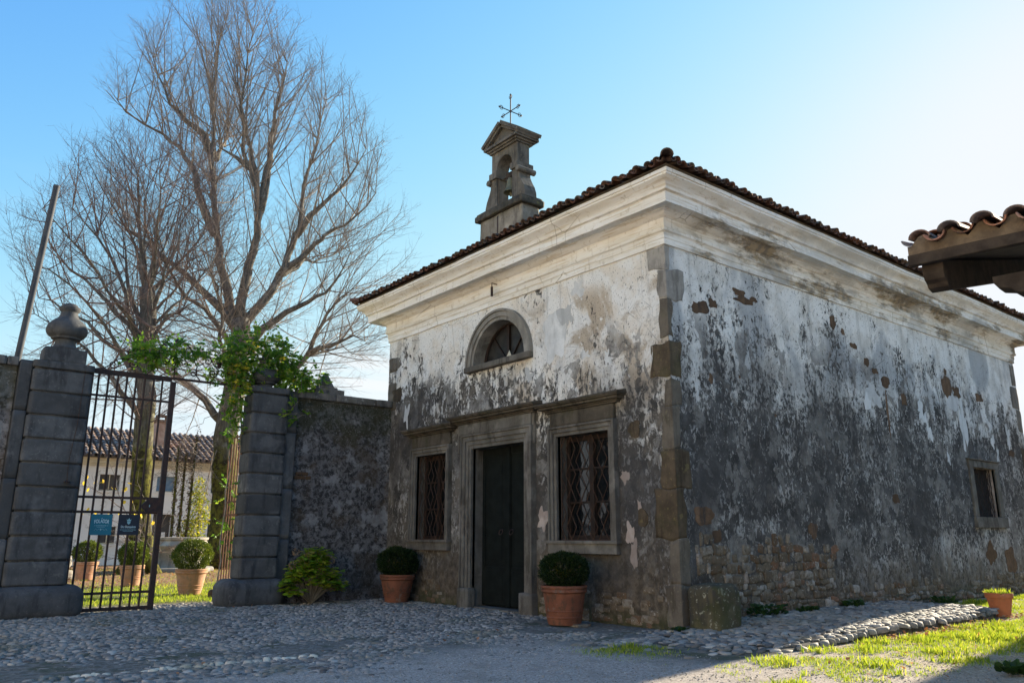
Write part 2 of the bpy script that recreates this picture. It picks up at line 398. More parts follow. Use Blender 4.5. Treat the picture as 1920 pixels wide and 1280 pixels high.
M['pale_patch'] = stone_mat('pink_plaster_patch', (.40, .32, .28), (.48, .41, .37), (.5, .46, .42), 0, .3, 8, (.28, .23, .2))
M['bluewhite_patch'] = stone_mat('fresh_plaster_patch', (.66, .67, .67), (.74, .745, .74), (.5, .5, .5), 0, .3, 8, (.5, .5, .49))
def rubble_mat():
    t = NT('rubble_masonry', .92, .15); P = t.pos; v = t.attr()
    c = t.ramp(v, [(0, (.13, .10, .07)), (.3, (.19, .155, .115)), (.55, (.27, .24, .20)), (.68, (.11, .075, .045)), (.82, (.22, .115, .07)), (.9, (.36, .33, .29))])
    c = t.mix(t.sm(t.noise(P, 9, 6, .7), .4, .66), c, (.11, .085, .06))
    c = t.mix(t.sm(t.noise(P, 26, 3, .6), .6, .66) * .5, c, (.42, .40, .36))
    return t.fin(c, t.bump(t.noise(P, 22, 6, .7), .012, .9))
M['rubble'] = rubble_mat()
def gardenwall_mat():
    t = NT('old_wall_render', .93, .15); P = t.pos; x, y, z = t.xyz()
    med = t.noise(P, 1.5, 5, .6); fine = t.noise(P, 9, 7, .72, .6)
    c = t.mix(t.sm(fine, .42, .58), (.16, .155, .16), (.04, .038, .039))
    c = t.mix(t.sm(t.noise(P, 2.2, 6, .7), .53, .60) * .7, c, (.30, .30, .31))
    c = t.mix(t.sm(med, .5, .62) * .6, c, (.085, .062, .042))
    c = t.mix(t.sm(z + (med - .5) * 2.5, 3.2, 4.0) * .6, c, (.035, .042, .02))
    c = t.mix(t.sm(t.noise(P, 30, 3, .6), .60, .66) * .6, c, (.25, .25, .25))
    n = t.bump(fine, .05, .9); n = t.bump(t.noise(P, 40, 5, .7), .01, .9, n)
    return t.fin(c, n)
M['gardenwall'] = gardenwall_mat()
def tile_mat(name, stops):
    t = NT(name, .85, .2); P = t.pos
    c = t.ramp(t.attr(), stops)
    c = t.mix(t.sm(t.noise(P, 9, 6, .7), .45, .65) * .7, c, (.045, .04, .034))
    c = t.mix(t.sm(t.noise(P, 17, 5, .65), .60, .68) * .5, c, (.24, .22, .16))
    return t.fin(c, t.bump(t.noise(P, 45, 5, .7), .004, .8))
M['tile'] = tile_mat('old_roof_tile', [(0, (.13, .065, .042)), (.35, (.21, .10, .065)), (.6, (.10, .075, .06)), (.85, (.28, .145, .09)), (1, (.18, .165, .14))])
M['tile_near'] = tile_mat('portico_roof_tile', [(0, (.28, .12, .07)), (.4, (.42, .19, .115)), (.6, (.20, .19, .19)), (.85, (.45, .23, .15)), (1, (.26, .25, .24))])
M['tile_far'] = tile_mat('villa_roof_tile', [(0, (.26, .18, .14)), (.4, (.36, .25, .19)), (.7, (.22, .18, .155)), (1, (.42, .31, .24))])
M['mortar_dark'] = simple('portico_mortar', (.11, .08, .055), (.18, .135, .09), 9, .95, bump=.01, bs=30)
M['mortar'] = simple('eaves_mortar', (.24, .18, .12), (.34, .26, .17), 9, .95, bump=.01, bs=30)
M['iron'] = simple('rusty_iron', (.022, .014, .014), (.05, .024, .018), 14, .65, .4, .001)
M['iron_rust'] = simple('brown_rusty_bar', (.12, .05, .028), (.18, .085, .05), 14, .8, .3, .002)
M['grille'] = simple('grille_iron', (.045, .024, .016), (.07, .036, .022), 14, .75, .3, .002)
M['darkwood'] = simple('dark_timber', (.03, .022, .017), (.06, .045, .034), 8, .85, bump=.006, bs=30)
M['door'] = simple('green_black_paint', (.006, .008, .0075), (.010, .013, .012), 5, .75, .12, .001)
M['redwood'] = simple('red_brown_wood', (.016, .010, .008), (.027, .015, .011), 8, .6, .3, .001)
M['brass'] = simple('brass', (.35, .25, .1), (.25, .18, .08), 30, .4, .5, .0005, metal=.8)
M['bronze'] = simple('bell_bronze', (.12, .13, .09), (.20, .19, .12), 9, .55, .4, .002, metal=.4)
def glass_mat(name, base, rough=.06):
    t = NT(name, rough, .8); n = t.noise(t.pos, 2.3, 2, .5)
    return t.fin(base, t.bump(n, .02, .35))
M['glass'] = glass_mat('window_glass', (.008, .009, .01))
M['glass_dull'] = simple('dusty_glass', (.012, .012, .013), (.03, .03, .03), 5, .55, .3, .0005)
M['interior'] = simple('dark_interior', (.02, .018, .016), (.03, .028, .024), 3)
def pot_mat(name, a, b, g):
    t = NT(name, .85, .2); P = t.pos
    c = t.mix(t.sm(t.noise(P, 5, 5, .6), .35, .65), a, b)
    c = t.mix(t.sm(t.noise(t.vmap(P, (1, 1, .6)), 9, 6, .7), .48, .64) * .7, c, g)
    c = t.mix(t.sm(t.noise(P, 4.5, 5, .7), .56, .68) * .45, c, tuple(min(1, q * 1.6 + .1) for q in g))
    return t.fin(c, t.bump(t.noise(P, 50, 5, .6), .003, .7))
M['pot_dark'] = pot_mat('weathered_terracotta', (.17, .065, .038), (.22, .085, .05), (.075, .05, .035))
M['pot_light'] = pot_mat('sunny_terracotta', (.44, .23, .13), (.52, .29, .18), (.30, .22, .15))  # lighter terracotta copy for pots in the sun, lit tone baked in
M['pot_orange'] = pot_mat('orange_terracotta', (.42, .145, .07), (.46, .17, .085), (.35, .15, .09))
M['soil'] = simple('soil', (.035, .025, .018), (.06, .045, .03), 20, .95, bump=.02)
M['villa'] = simple('villa_plaster', (.82, .81, .80), (.74, .73, .72), .8, .9, bump=.004, third=(.42, .40, .37))
M['villa_band'] = simple('villa_cornice', (.62, .56, .42), (.52, .46, .34), 2, .9)
M['shutter'] = simple('window_void', (.05, .05, .055), (.09, .085, .08), 2, .6)
M['bluepane'] = simple('blue_pane', (.12, .20, .32), (.2, .3, .42), 3, .3)
M['brick'] = simple('chimney_brick', (.38, .25, .2), (.5, .36, .3), 4, .9, third=(.5, .45, .4))
M['steel'] = simple('grey_pole', (.05, .055, .065), (.075, .08, .09), 2, .7, .2, .0005)
M['teal'] = simple('teal_sign', (.004, .14, .21), (.005, .155, .23), 2, .45, .4, .0002)
M['navy'] = simple('navy_sign', (.008, .014, .03), (.01, .017, .036), 2, .45, .4, .0002)
M['signwhite'] = simple('sign_lettering', (.50, .66, .72), (.52, .68, .74), 5, .6, bump=.0001)
M['signpale'] = simple('sign_fine_print', (.24, .45, .52), (.24, .45, .52), 5, .6, bump=.0001)
M['wellstone'] = stone_mat('well_stone', (.40, .37, .32), (.52, .48, .42), (.25, .24, .2), .15, .4, 3, (.22, .2, .17))
M['outbuild'] = simple('outbuild_plaster', (.76, .66, .52), (.68, .59, .46), 1.5, .9)  # also on the added off-frame houses, tone set for warm bounce
def bark_mat(name, a, b, moss, mossz=6.5, mosscol=(.12, .115, .018)):
    t = NT(name, .95, .1); P = t.pos; x, y, z = t.xyz()
    r = t.noise(t.vmap(P, (6, 6, 1)), 2.2, 6, .7)
    c = t.mix(t.sm(r, .38, .62), a, b)
    c = t.mix(t.sm(t.noise(P, 3, 5, .65), .56, .64) * .6, c, (.36, .36, .33))
    c = t.mix(t.sm(z + (t.noise(P, .9, 4, .6) - .5) * 4, mossz, mossz - 2.2) * moss, c, t.mix(t.sm(t.noise(P, 5, 5, .7), .4, .6), mosscol, (.03, .026, .012)))
    return t.fin(c, t.bump(r, .04, .9))
M['bark'] = bark_mat('linden_bark', (.085, .078, .068), (.19, .175, .15), .95)
M['twig'] = simple('linden_twig', (.20, .165, .14), (.31, .265, .225), 2, .85, bump=.0005)
M['twig_pink'] = simple('linden_twig_reddish', (.14, .10, .088), (.21, .155, .135), 2, .85, bump=.0005)
M['vinestem'] = simple('vine_stem', (.22, .18, .13), (.32, .27, .2), 8, .9)
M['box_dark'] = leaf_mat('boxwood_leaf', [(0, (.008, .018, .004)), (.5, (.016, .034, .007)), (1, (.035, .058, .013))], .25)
M['box_lit'] = leaf_mat('boxwood_leaf_sunlit', [(0, (.045, .08, .012)), (.5, (.10, .14, .02)), (1, (.22, .24, .04))], .3)  # brighter copy of the boxwood leaf, sunlight mixed into its colour
M['hydr'] = leaf_mat('hydrangea_leaf', [(0, (.12, .24, .02)), (.35, (.25, .40, .03)), (.7, (.40, .46, .04)), (.93, (.5, .44, .07)), (1, (.36, .22, .15))], .4)
M['vine'] = leaf_mat('climber_leaf', [(0, (.06, .15, .02)), (.5, (.14, .28, .03)), (.85, (.28, .40, .05)), (.97, (.6, .5, .05)), (1, (.6, .5, .05))], .5)
M['yellow_shrub'] = leaf_mat('yellow_green_leaf', [(0, (.10, .15, .015)), (.5, (.25, .28, .03)), (1, (.48, .40, .05))], .5)
M['yellow_leaf'] = leaf_mat('last_yellow_leaf', [(0, (.55, .40, .03)), (1, (.75, .55, .06))], .5)
M['ivy'] = leaf_mat('dry_ivy_leaf', [(0, (.10, .07, .045)), (.6, (.2, .135, .09)), (1, (.3, .19, .12))], .3)
M['weed'] = leaf_mat('weed_leaf', [(0, (.02, .05, .015)), (1, (.05, .10, .02))], .35)
M['grass'] = leaf_mat('grass_blade', [(0, (.12, .20, .02)), (.5, (.26, .34, .03)), (.85, (.44, .46, .06)), (1, (.56, .50, .16))], .5, .7)
M['litter'] = leaf_mat('fallen_leaf', [(0, (.16, .06, .03)), (.4, (.30, .13, .06)), (.75, (.42, .22, .12)), (1, (.50, .34, .2))], .3, .8)
def pebble_mat():
    t = NT('river_cobble', .75, .3); P = t.pos; v = t.attr()
    c = t.ramp(v, [(0, (.075, .07, .066)), (.25, (.19, .18, .165)), (.6, (.35, .325, .29)), (.8, (.25, .205, .165)), (.92, (.46, .43, .38)), (1, (.66, .60, .48))])
    c = t.mix(t.sm(t.noise(P, 14, 5, .65), .5, .66) * .5, c, (.12, .115, .105))
    c = t.mix(t.sm(t.noise(P, 1.1, 4, .6), .5, .64) * .45, c, (.085, .095, .05))
    c = t.mix(t.sm(t.noise(P, .6, 5, .65), .50, .62) * .5, c, (.34, .30, .25))
    return t.fin(c, t.bump(t.noise(P, 55, 4, .6), .003, .7))
M['pebble'] = pebble_mat()
def ground_mat():
    t = NT('yard_ground', .95, .1); P = t.pos; x, y, z = t.xyz()
    grit = t.vor(P, 75, 'F1', 'Color'); gv = S(t, t.node('ShaderNodeRGBToBW').outputs[0]); t.nt.links.new(grit.s, gv.s.node.inputs[0])
    grav = t.mix(gv, (.33, .27, .195), (.66, .57, .45))
    grav = t.mix(t.sm(t.noise(P, 3.1, 6, .7), .48, .62) * .5, grav, (.22, .20, .10))
    grav = t.mix(t.sm(t.noise(P, 30, 6, .75), .50, .62) * .75, grav, (.13, .10, .075))
    grav = t.mix(t.sm(t.noise(P, 19, 4, .7), .60, .68) * .6, grav, (.70, .64, .55))
    grav = t.mix(t.sm(t.noise(P, 1.2, 5, .6), .42, .62) * .4, grav, (.33, .255, .18))
    grit_shade_lift = t.mix(gv, (.34, .295, .25), (.60, .535, .47)); grit_shade_lift = t.mix(t.sm(t.noise(P, 24, 6, .75), .48, .60) * .7, grit_shade_lift, (.19, .165, .14)); grit_shade_lift = t.mix(t.sm(t.noise(P, 2.2, 6, .7), .50, .62) * .45, grit_shade_lift, (.24, .215, .17))
    grav = t.mix(t.sm(x + (t.noise(P, .9, 4, .6) - .5) * 3, .3, -1.8), grav, grit_shade_lift)  # gravel painted paler where the yard lies in shade, standing in for fill light
    soil = t.mix(t.sm(t.noise(P, 12, 6, .7), .4, .62), (.15, .135, .112), (.26, .24, .205))
    soil = t.mix(t.sm(t.noise(P, 1.7, 5, .65), .5, .62) * .6, soil, (.07, .08, .035))
    # cobbled part of the yard: y > ~0.2 up to the gate, plus the strip along the side wall
    wob = (t.noise(P, 1.1, 4, .6) - .5) * 1.6
    a = t.sm(y + wob, -.1, 1.4)
    b = t.sm(y, -2.1, -1.9) * t.sm(x, -2.5, -1.6) * t.sm(x, 6.3, 6.1)
    cob = t.math('MAXIMUM', a, b)
    c = t.mix(cob, grav, soil)
    grs = t.sm(y, 9.2, 9.9)
    turf = t.mix(t.sm(t.noise(P, 9, 6, .7), .4, .6), (.10, .12, .03), (.20, .17, .09))
    leafy = t.mix(t.sm(t.noise(P, 8, 6, .7), .42, .58), (.42, .24, .14), (.20, .13, .08))
    turf = t.mix(t.sm(y + wob * 2, 15.0, 17.5) * .85, turf, leafy)
    c = t.mix(grs, c, turf)
    n = t.bump(t.noise(P, 38, 6, .75), .018, .9); n = t.bump(gv, .006, .9, n); n = t.bump(t.noise(P, 2.2, 4, .6), .05, .8, n)
    return t.fin(c, n)
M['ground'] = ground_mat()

# ------------------------------------------------------------------ ground
rng = np.random.default_rng(7)
def ground():
    xs = np.concatenate([[-900, -200, -60, -25], np.arange(-14, 16.01, .5), [25, 60, 200, 900]])
    ys = np.concatenate([[-900, -200, -60, -20], np.arange(-9, 30.01, .5), [40, 60, 200, 900]])
    X, Y = np.meshgrid(xs, ys, indexing='ij'); Z = np.zeros_like(X)
    V = np.stack([X, Y, Z], -1).reshape(-1, 3); ny = len(ys)
    i, j = np.meshgrid(np.arange(len(xs) - 1), np.arange(ny - 1), indexing='ij'); a = (i * ny + j).ravel()
    F = np.stack([a, a + ny, a + ny + 1, a + 1], -1)
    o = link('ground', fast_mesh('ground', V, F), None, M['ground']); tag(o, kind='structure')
ground()
def smooth01(x, a, b):
    t = np.clip((x - a) / (b - a), 0, 1); return t * t * (3 - 2 * t)
def plat_z(x):
    return .13 * smooth01(x, -1.6, 2.0)
def vnoise(x, y, s, seed=0):
    """cheap smooth value noise, vectorised"""
    xs = x * s + seed * 13.7; ys = y * s + seed * 7.3
    xi = np.floor(xs); yi = np.floor(ys); fx = xs - xi; fy = ys - yi; fx = fx * fx * (3 - 2 * fx); fy = fy * fy * (3 - 2 * fy)
    def h(a, b): v = np.sin(a * 127.1 + b * 311.7 + seed) * 43758.5453; return v - np.floor(v)
    return (h(xi, yi) * (1 - fx) + h(xi + 1, yi) * fx) * (1 - fy) + (h(xi, yi + 1) * (1 - fx) + h(xi + 1, yi + 1) * fx) * fy
def fbm(x, y, s, seed=0): return .55 * vnoise(x, y, s, seed) + .3 * vnoise(x, y, s * 2.1, seed + 1) + .15 * vnoise(x, y, s * 4.3, seed + 2)
def stones(px, py, pz, L, W, H, ang, var, k=8):
    n = len(px); an = np.arange(k) * 2 * math.pi / k
    rings = [(1.0, -.25), (.97, .35), (.78, .85)]
    V = np.zeros((n, 3 * k + 1, 3)); wob = 1 + rng.normal(0, .09, size=(n, k)); tilt = rng.normal(0, .10, size=(n, 2))
    ca, sa = np.cos(ang)[:, None], np.sin(ang)[:, None]
    for r, (rr, hh) in enumerate(rings):
        lx = rr * wob * np.cos(an)[None] * L[:, None] / 2; ly = rr * wob * np.sin(an)[None] * W[:, None] / 2
        V[:, r * k:(r + 1) * k, 0] = px[:, None] + lx * ca - ly * sa
        V[:, r * k:(r + 1) * k, 1] = py[:, None] + lx * sa + ly * ca
        V[:, r * k:(r + 1) * k, 2] = pz[:, None] + hh * H[:, None] + lx * tilt[:, :1] + ly * tilt[:, 1:]
    V[:, -1, 0] = px; V[:, -1, 1] = py; V[:, -1, 2] = pz + H
    F = []; j = np.arange(k); j2 = (j + 1) % k
    for r in range(2): F.append(np.stack([r * k + j, r * k + j2, (r + 1) * k + j2, (r + 1) * k + j], -1))
    F.append(np.stack([2 * k + j, 2 * k + j2, np.full(k, 3 * k), np.full(k, 3 * k)], -1))
    Fq = np.concatenate(F[:2]); Ft = F[2][:, :3]
    off = (np.arange(n) * (3 * k + 1))[:, None, None]
    return V.reshape(-1, 3), (off + Fq[None]).reshape(-1, 4), (off + Ft[None]).reshape(-1, 3), np.repeat(var, 3 * k + 1)
def mixed_mesh(name, V, Q, T, var, smooth=True):
    me = bpy.data.meshes.new(name); me.vertices.add(len(V)); me.vertices.foreach_set('co', V.astype(np.float32).ravel())
    nl = len(Q) * 4 + len(T) * 3; me.loops.add(nl)
    me.loops.foreach_set('vertex_index', np.concatenate([Q.ravel(), T.ravel()]).astype(np.int32))
    me.polygons.add(len(Q) + len(T))
    me.polygons.foreach_set('loop_start', np.concatenate([np.arange(len(Q)) * 4, len(Q) * 4 + np.arange(len(T)) * 3]).astype(np.int32))
    me.polygons.foreach_set('loop_total', np.concatenate([np.full(len(Q), 4), np.full(len(T), 3)]).astype(np.int32))
    if smooth: me.polygons.foreach_set('use_smooth', np.ones(len(Q) + len(T), dtype=bool))
    me.update(calc_edges=True)
    a = me.attributes.new('var', 'FLOAT', 'POINT'); a.data.foreach_set('value', var.astype(np.float32)); me.validate(); return me
def cobbles():
    # rows of river cobbles laid across the yard, rows run roughly parallel to the gate wall
    rows = []; y = -1.2
    X = []; Y = []; A = []; L = []; W = []
    while y < 9.35:
        w = rng.uniform(.05, .078); x = -11.5 + rng.uniform(0, .1)
        xmax = -.04
        while x < xmax:
            l = rng.uniform(.05, .14)
            X.append(x + l / 2); Y.append(y + rng.normal(0, .012) + .05 * math.sin(x * .9)); A.append(rng.normal(0, .28)); L.append(l * .95); W.append(w * rng.uniform(.82, 1.02)); x += l * rng.uniform(.97, 1.12)
        y += w * .93
    X = np.array(X); Y = np.array(Y); A = np.array(A); L = np.array(L); W = np.array(W)
    edge = -.55 + 1.3 * (fbm(X, Y, .8, 3) - .5) * 2
    dens = smooth01(Y - edge, -.5, 1.0)
    # worn, sandy tongue through the middle of the yard
    sand = smooth01(fbm(X, Y, .7, 9), .50, .66) * smooth01(-Y, -4.2, -1.0)
    dens = dens * (1 - .8 * sand)
    keep = (rng.random(len(X)) < dens + .02) & ~((Y > 7.95) & ((X > -3.3) | (X < -6.2)))
    X, Y, A, L, W, dens = X[keep], Y[keep], A[keep], L[keep], W[keep], dens[keep]
    H = rng.uniform(.018, .034, len(X)) * (.45 + .55 * dens); Z = -.014 + rng.normal(0, .004, len(X)) - .008 * (1 - dens)
    var = rng.random(len(X)) * .93
    st = (np.abs(Y - (1.22 - .09 * (X + 6.3))) < .06) & (X > -7.4) & (X < -5.0)
    var[st] = 1.0; H[st] += .012
    # strip along the side wall
    X2 = []; Y2 = []; A2 = []; L2 = []; W2 = []
    y = -1.93
    while y < .0:
        w = rng.uniform(.075, .10); x = -2.3 + rng.uniform(0, .1)
        while x < 6.0:
            l = rng.uniform(.10, .19); X2.append(x + l / 2); Y2.append(y + rng.normal(0, .012)); A2.append(rng.normal(0, .3)); L2.append(l); W2.append(w * 1.05); x += l * .98
        y += w * .95
    X2, Y2, A2, L2, W2 = map(np.array, (X2, Y2, A2, L2, W2))
    k2 = (X2 - .4 * (Y2 + 2) < 5.75) & (rng.random(len(X2)) < smooth01(X2, -2.6, -1.3) * smooth01(Y2 + X2 * .15, -2.4, -1.5) + .0) & ~((X2 < .02) & (Y2 > -.0))
    k2 &= ~((X2 < -1.2) & (Y2 < -.6) & (rng.random(len(X2)) < .8))
    X2, Y2, A2, L2, W2 = X2[k2], Y2[k2], A2[k2], L2[k2], W2[k2]
    Z2 = plat_z(X2) + .002; H2 = rng.uniform(.010, .026, len(X2)); v2 = rng.random(len(X2)) * .95
    # edging stones of the strip
    X3 = []; L3 = []; x = -1.4
    while x < 5.6:
        l = rng.uniform(.09, .17) if rng.random() < .6 else rng.uniform(.2, .34); X3.append(x + l / 2); L3.append(l); x += l
    X3 = np.array(X3); L3 = np.array(L3); Y3 = -2.0 + rng.normal(0, .015, len(X3)) + .12 * smooth01(X3, 3.5, 5.6)
    n3 = len(X3)
    V, Q, T, w = stones(np.concatenate([X, X2, X3]), np.concatenate([Y, Y2, Y3]), np.concatenate([Z, Z2, plat_z(X3) - .05]),
                        np.concatenate([L, L2, L3]), np.concatenate([W, W2, rng.uniform(.10, .16, n3)]), np.concatenate([H, H2, rng.uniform(.045, .06, n3)]),
                        np.concatenate([A, A2, rng.normal(0, .25, n3)]), np.concatenate([var, v2, rng.uniform(.2, .8, n3)]))
    o = link('cobbled_yard', mixed_mesh('cobbled_yard', V, Q, T, w), None, M['pebble']); tag(o, kind='structure')
    # loose gravel and grit on the open ground
    n = 26000; gx = rng.uniform(-9, 9, n); gy = rng.uniform(-5, 3, n); kk = rng.random(n) < (1 - smooth01(gy, -.5, 2.5)); gx, gy = gx[kk], gy[kk]
    ok = ~((gx > -1.6) & (gy > -2.1)); gx, gy = gx[ok], gy[ok]; n = len(gx)
    s = rng.uniform(.008, .022, n)
    V, Q, T, w = stones(gx, gy, np.zeros(n), s, s * .8, s * .4, rng.uniform(0, 3, n), rng.uniform(.1, .97, n), 5)
    o = link('gravel', mixed_mesh('gravel', V, Q, T, w), None, M['pebble']); tag(o, 'loose pale gravel scattered over the open yard', 'gravel', kind='stuff')
cobbles()
def strip_bed():
    # raised bed the side strip is laid in
    xs = np.linspace(-1.7, 6.0, 40); V = []; 
    for x in xs:
        z = float(plat_z(np.array([x]))[0]); yo = -2.02 + .12 * float(smooth01(np.array([x]), 3.5, 5.6)[0])
        V += [(x, yo, -.05), (x, yo + .02, z - .004), (x, -.0, z - .004), (x, 0.0, -.05)]
    F = []
    for i in range(39):
        a = i * 4; b = a + 4
        F += [(a, b, b + 1, a + 1), (a + 1, b + 1, b + 2, a + 2)]
    a = 39 * 4; F.append((a, a + 1, a + 2, a + 3))
    o = link('pavement', fast_mesh('pavement', V, F), None, M['ground_soil']); tag(o, kind='structure')
M['ground_soil'] = simple('bedding_soil', (.075, .066, .055), (.16, .145, .12), 12, .95, third=(.05, .065, .022), bump=.02)
strip_bed()

# ------------------------------------------------------------------ chapel
LY, LX, ZW = 8.40, 14.0, 5.76
CH = empty('chapel', (0, 0, 0), label='small old chapel with stained peeling plaster, cream cornice and bell gable', cat='chapel')
def rect(a, b, c, d): return [(a, c), (b, c), (b, d), (a, d)]
def arch_pts(yc, r, z0, n=20, z1=None):
    return [(yc - r, z0)] + [(yc - r * math.cos(math.pi * i / n), (z1 or z0) + r * math.sin(math.pi * i / n)) for i in range(n + 1)] + [(yc + r, z0)]
def reveal(mb, loop, axis, d0, d1):
    for i in range(len(loop)):
        (u0, z0), (u1, z1) = loop[i], loop[(i + 1) % len(loop)]
        q = [(d0, u0, z0), (d0, u1, z1), (d1, u1, z1), (d1, u0, z0)] if axis == 'x' else [(u0, d0, z0), (u1, d0, z1), (u1, d1, z1), (u0, d1, z0)]
        mb.add(q, [(0, 1, 2, 3)])
DOOR = (3.40, 5.00, 0.0, 2.96); WR = (1.30, 2.54, 1.23, 2.96); WL = (5.90, 7.04, 1.23, 2.96); LUN = (4.2, .80, 4.60)
SW = (10.45, 11.68, 1.73, 2.84)
lun_loop = arch_pts(LUN[0], LUN[1], LUN[2])[1:-1]
m = MB()
door_loop = [(DOOR[0], -.1), (DOOR[1], -.1), (DOOR[1], DOOR[3]), (DOOR[0], DOOR[3])]
outer = [(0, -.1), (DOOR[0], -.1), (DOOR[0], DOOR[3]), (DOOR[1], DOOR[3]), (DOOR[1], -.1), (LY, -.1), (LY, ZW), (0, ZW)]
panel(m, outer, [rect(*WR), rect(*WL), lun_loop], 'x', 0)
m.build('front_wall', M['wall_front'], CH)
m = MB(); panel(m, rect(0, LX, -.1, ZW), [rect(*SW)], 'y', 0); m.build('side_wall', M['wall_side'], CH)
m = MB(); panel(m, rect(0, LX, -.1, ZW), [], 'y', LY); m.build('side_wall', M['gardenwall'], CH)
m = MB(); panel(m, rect(0, LY, -.1, ZW), [], 'x', LX); m.build('rear_wall', M['gardenwall'], CH)
# cornice swept round the four walls
prof = [(0, 5.745), (.03, 5.745), (.03, 5.835), (.045, 5.85), (.045, 5.93), (.055, 5.945), (.08, 5.955), (.09, 6.0), (.075, 6.02), (.075, 6.165),
        (.10, 6.175), (.13, 6.19), (.155, 6.22), (.19, 6.245), (.215, 6.25), (.215, 6.265), (.385, 6.265), (.385, 6.245), (.40, 6.245), (.40, 6.40), (.415, 6.415),
        (.445, 6.42), (.452, 6.45), (.475, 6.49), (.52, 6.53), (.57, 6.555), (.592, 6.575), (.592, 6.60), (.61, 6.61), (.61, 6.665), (.3, 6.69)]
def sweep(mb, prof, x0, x1, y0, y1, wob=0):
    vs = []; fs = []
    n = 40
    loop = []
    for k in range(4):
        for i in range(n):
            loop.append((k, i / n))
    for (p, z) in prof:
        cs = [(x0 - p, y0 - p), (x0 - p, y1 + p), (x1 + p, y1 + p), (x1 + p, y0 - p)]
        for k, t in loop:
            a = cs[k]; b = cs[(k + 1) % 4]; x = a[0] + (b[0] - a[0]) * t; y = a[1] + (b[1] - a[1]) * t
            w = mnoise.noise(Vector((x * .9, y * .9, 0))) * .014 + mnoise.noise(Vector((x * 4, y * 4, z * 3))) * .005
            vs.append((x, y, z + w))
    N = len(loop)
    for i in range(len(prof) - 1):
        for j in range(N): fs.append((i * N + j, i * N + (j + 1) % N, (i + 1) * N + (j + 1) % N, (i + 1) * N + j))
    mb.add(vs, fs)
m = MB(); sweep(m, prof, 0, LX, 0, LY); m.build('cornice', M['cornice'], CH, smooth=True, auto=True)

# ---- clay tiles
def tile_field(O, U, Vv, ulen, vlen, pitch, row, inside, r0, rng, start=0.0, sides=6, pan=True, wall=.013, Lt=None):
    """covers and pans as curved shells. O origin at eaves, U along the eaves, Vv up the slope"""
    O, U, Vv = map(np.array, (O, U, Vv)); Nn = np.cross(U, Vv); 
    if Nn[2] < 0: Nn = -Nn
    parts = []
    nc = int(ulen / pitch); nr = int(math.ceil(vlen / row)); Lt = Lt or row * 1.22
    cells = []
    for c_ in range(nc + 1):
        for r_ in range(nr):
            for kind in ((0, 1) if pan else (0,)):
                u = (c_ + (0 if kind == 0 else .5)) * pitch; v = r_ * row + start
                if inside(u, v + row * .3): cells.append((u, v, kind, r_))
    cells = np.array(cells, dtype=float)
    if not len(cells): return None
    n = len(cells); k = sides + 1
    an = np.linspace(0, math.pi, k)
    u = cells[:, 0] + rng.normal(0, .009, n); v = cells[:, 1] + rng.normal(0, .026, n); kind = cells[:, 2]
    hh = rng.normal(0, .007, n); skew = rng.normal(0, .018, n)
    V = np.zeros((n, 4 * k, 3))
    for e in (0, 1):                    # lower / upper end
        for s_, wl in ((0, 0), (1, wall)):
            rr = (r0 * (1.0 if e == 0 else .84) - wl)
            sg = np.where(kind == 0, 1, -1)
            rk = rr * np.where(kind == 0, 1, .95)
            lu = u[:, None] + rk[:, None] * np.cos(an)[None] + skew[:, None] * e
            ln = np.where(kind == 0, r0 * .42, r0 * .55)[:, None] + sg[:, None] * (rk[:, None] * np.sin(an)[None]) * .8 + hh[:, None] + (.030 if e == 0 else .0) * 1.0
            lv = (v + e * Lt)[:, None] + 0 * lu
            P = O + lu[..., None] * U + lv[..., None] * Vv + ln[..., None] * Nn
            V[:, (e * 2 + s_) * k:(e * 2 + s_ + 1) * k] = P
    j = np.arange(k - 1)
    def strip(a, b): return np.stack([a * k + j, a * k + j + 1, b * k + j + 1, b * k + j], -1)
    F = np.concatenate([strip(0, 2), strip(1, 3), strip(0, 1), np.array([[0, k, 3 * k, 2 * k], [k - 1, 2 * k - 1, 4 * k - 1, 3 * k - 1]])])
    off = (np.arange(n) * 4 * k)[:, None, None]
    return V.reshape(-1, 3), (off + F[None]).reshape(-1, 4), np.repeat(np.clip(rng.normal(.5, .28, n), 0, 1), 4 * k)
EV = .66; ZE = 6.70; SL = rad(17.5); cs_, sn_ = math.cos(SL), math.sin(SL)
wid = LY + 2 * EV; lng = LX + 2 * EV; half = wid / 2
trng = np.random.default_rng(11)
vl = half / cs_
parts = []
parts.append(tile_field((-EV - .03, -EV, ZE), (0, 1, 0), (cs_, 0, sn_), wid, vl, .172, .34, lambda u, v: v * cs_ < min(u, wid - u) + .05 and 0 < u < wid, .069, trng))
parts.append(tile_field((-EV, -EV - .03, ZE), (1, 0, 0), (0, cs_, sn_), lng, vl, .172, .34, lambda u, v: v * cs_ < min(u, lng - u) + .05 and 0 < u < lng, .069, trng))
parts.append(tile_field((-EV, LY + EV + .03, ZE), (1, 0, 0), (0, -cs_, sn_), lng, vl, .172, .34, lambda u, v: v * cs_ < min(u, lng - u) + .05 and 0 < u < lng, .069, trng, sides=4))
parts.append(tile_field((LX + EV + .03, -EV, ZE), (0, 1, 0), (-cs_, 0, sn_), wid, vl, .172, .34, lambda u, v: v * cs_ < min(u, wid - u) + .05 and 0 < u < wid, .069, trng, sides=4))
V, F, W = merge(parts)
roof = link('roof', fast_mesh('roof', V, F, W, True), CH, M['tile'])
m = MB(); a = -EV + .04; h = half - .04; zr = ZE + h * math.tan(SL)
m.add([(a, a, ZE), (LX - a, a, ZE), (LX - a, LY - a, ZE), (a, LY - a, ZE), (a + h, LY / 2, zr), (LX - a - h, LY / 2, zr)], [(0, 1, 5, 4), (3, 4, 5, 2), (0, 4, 3), (1, 2, 5), (0, 3, 2, 1)])
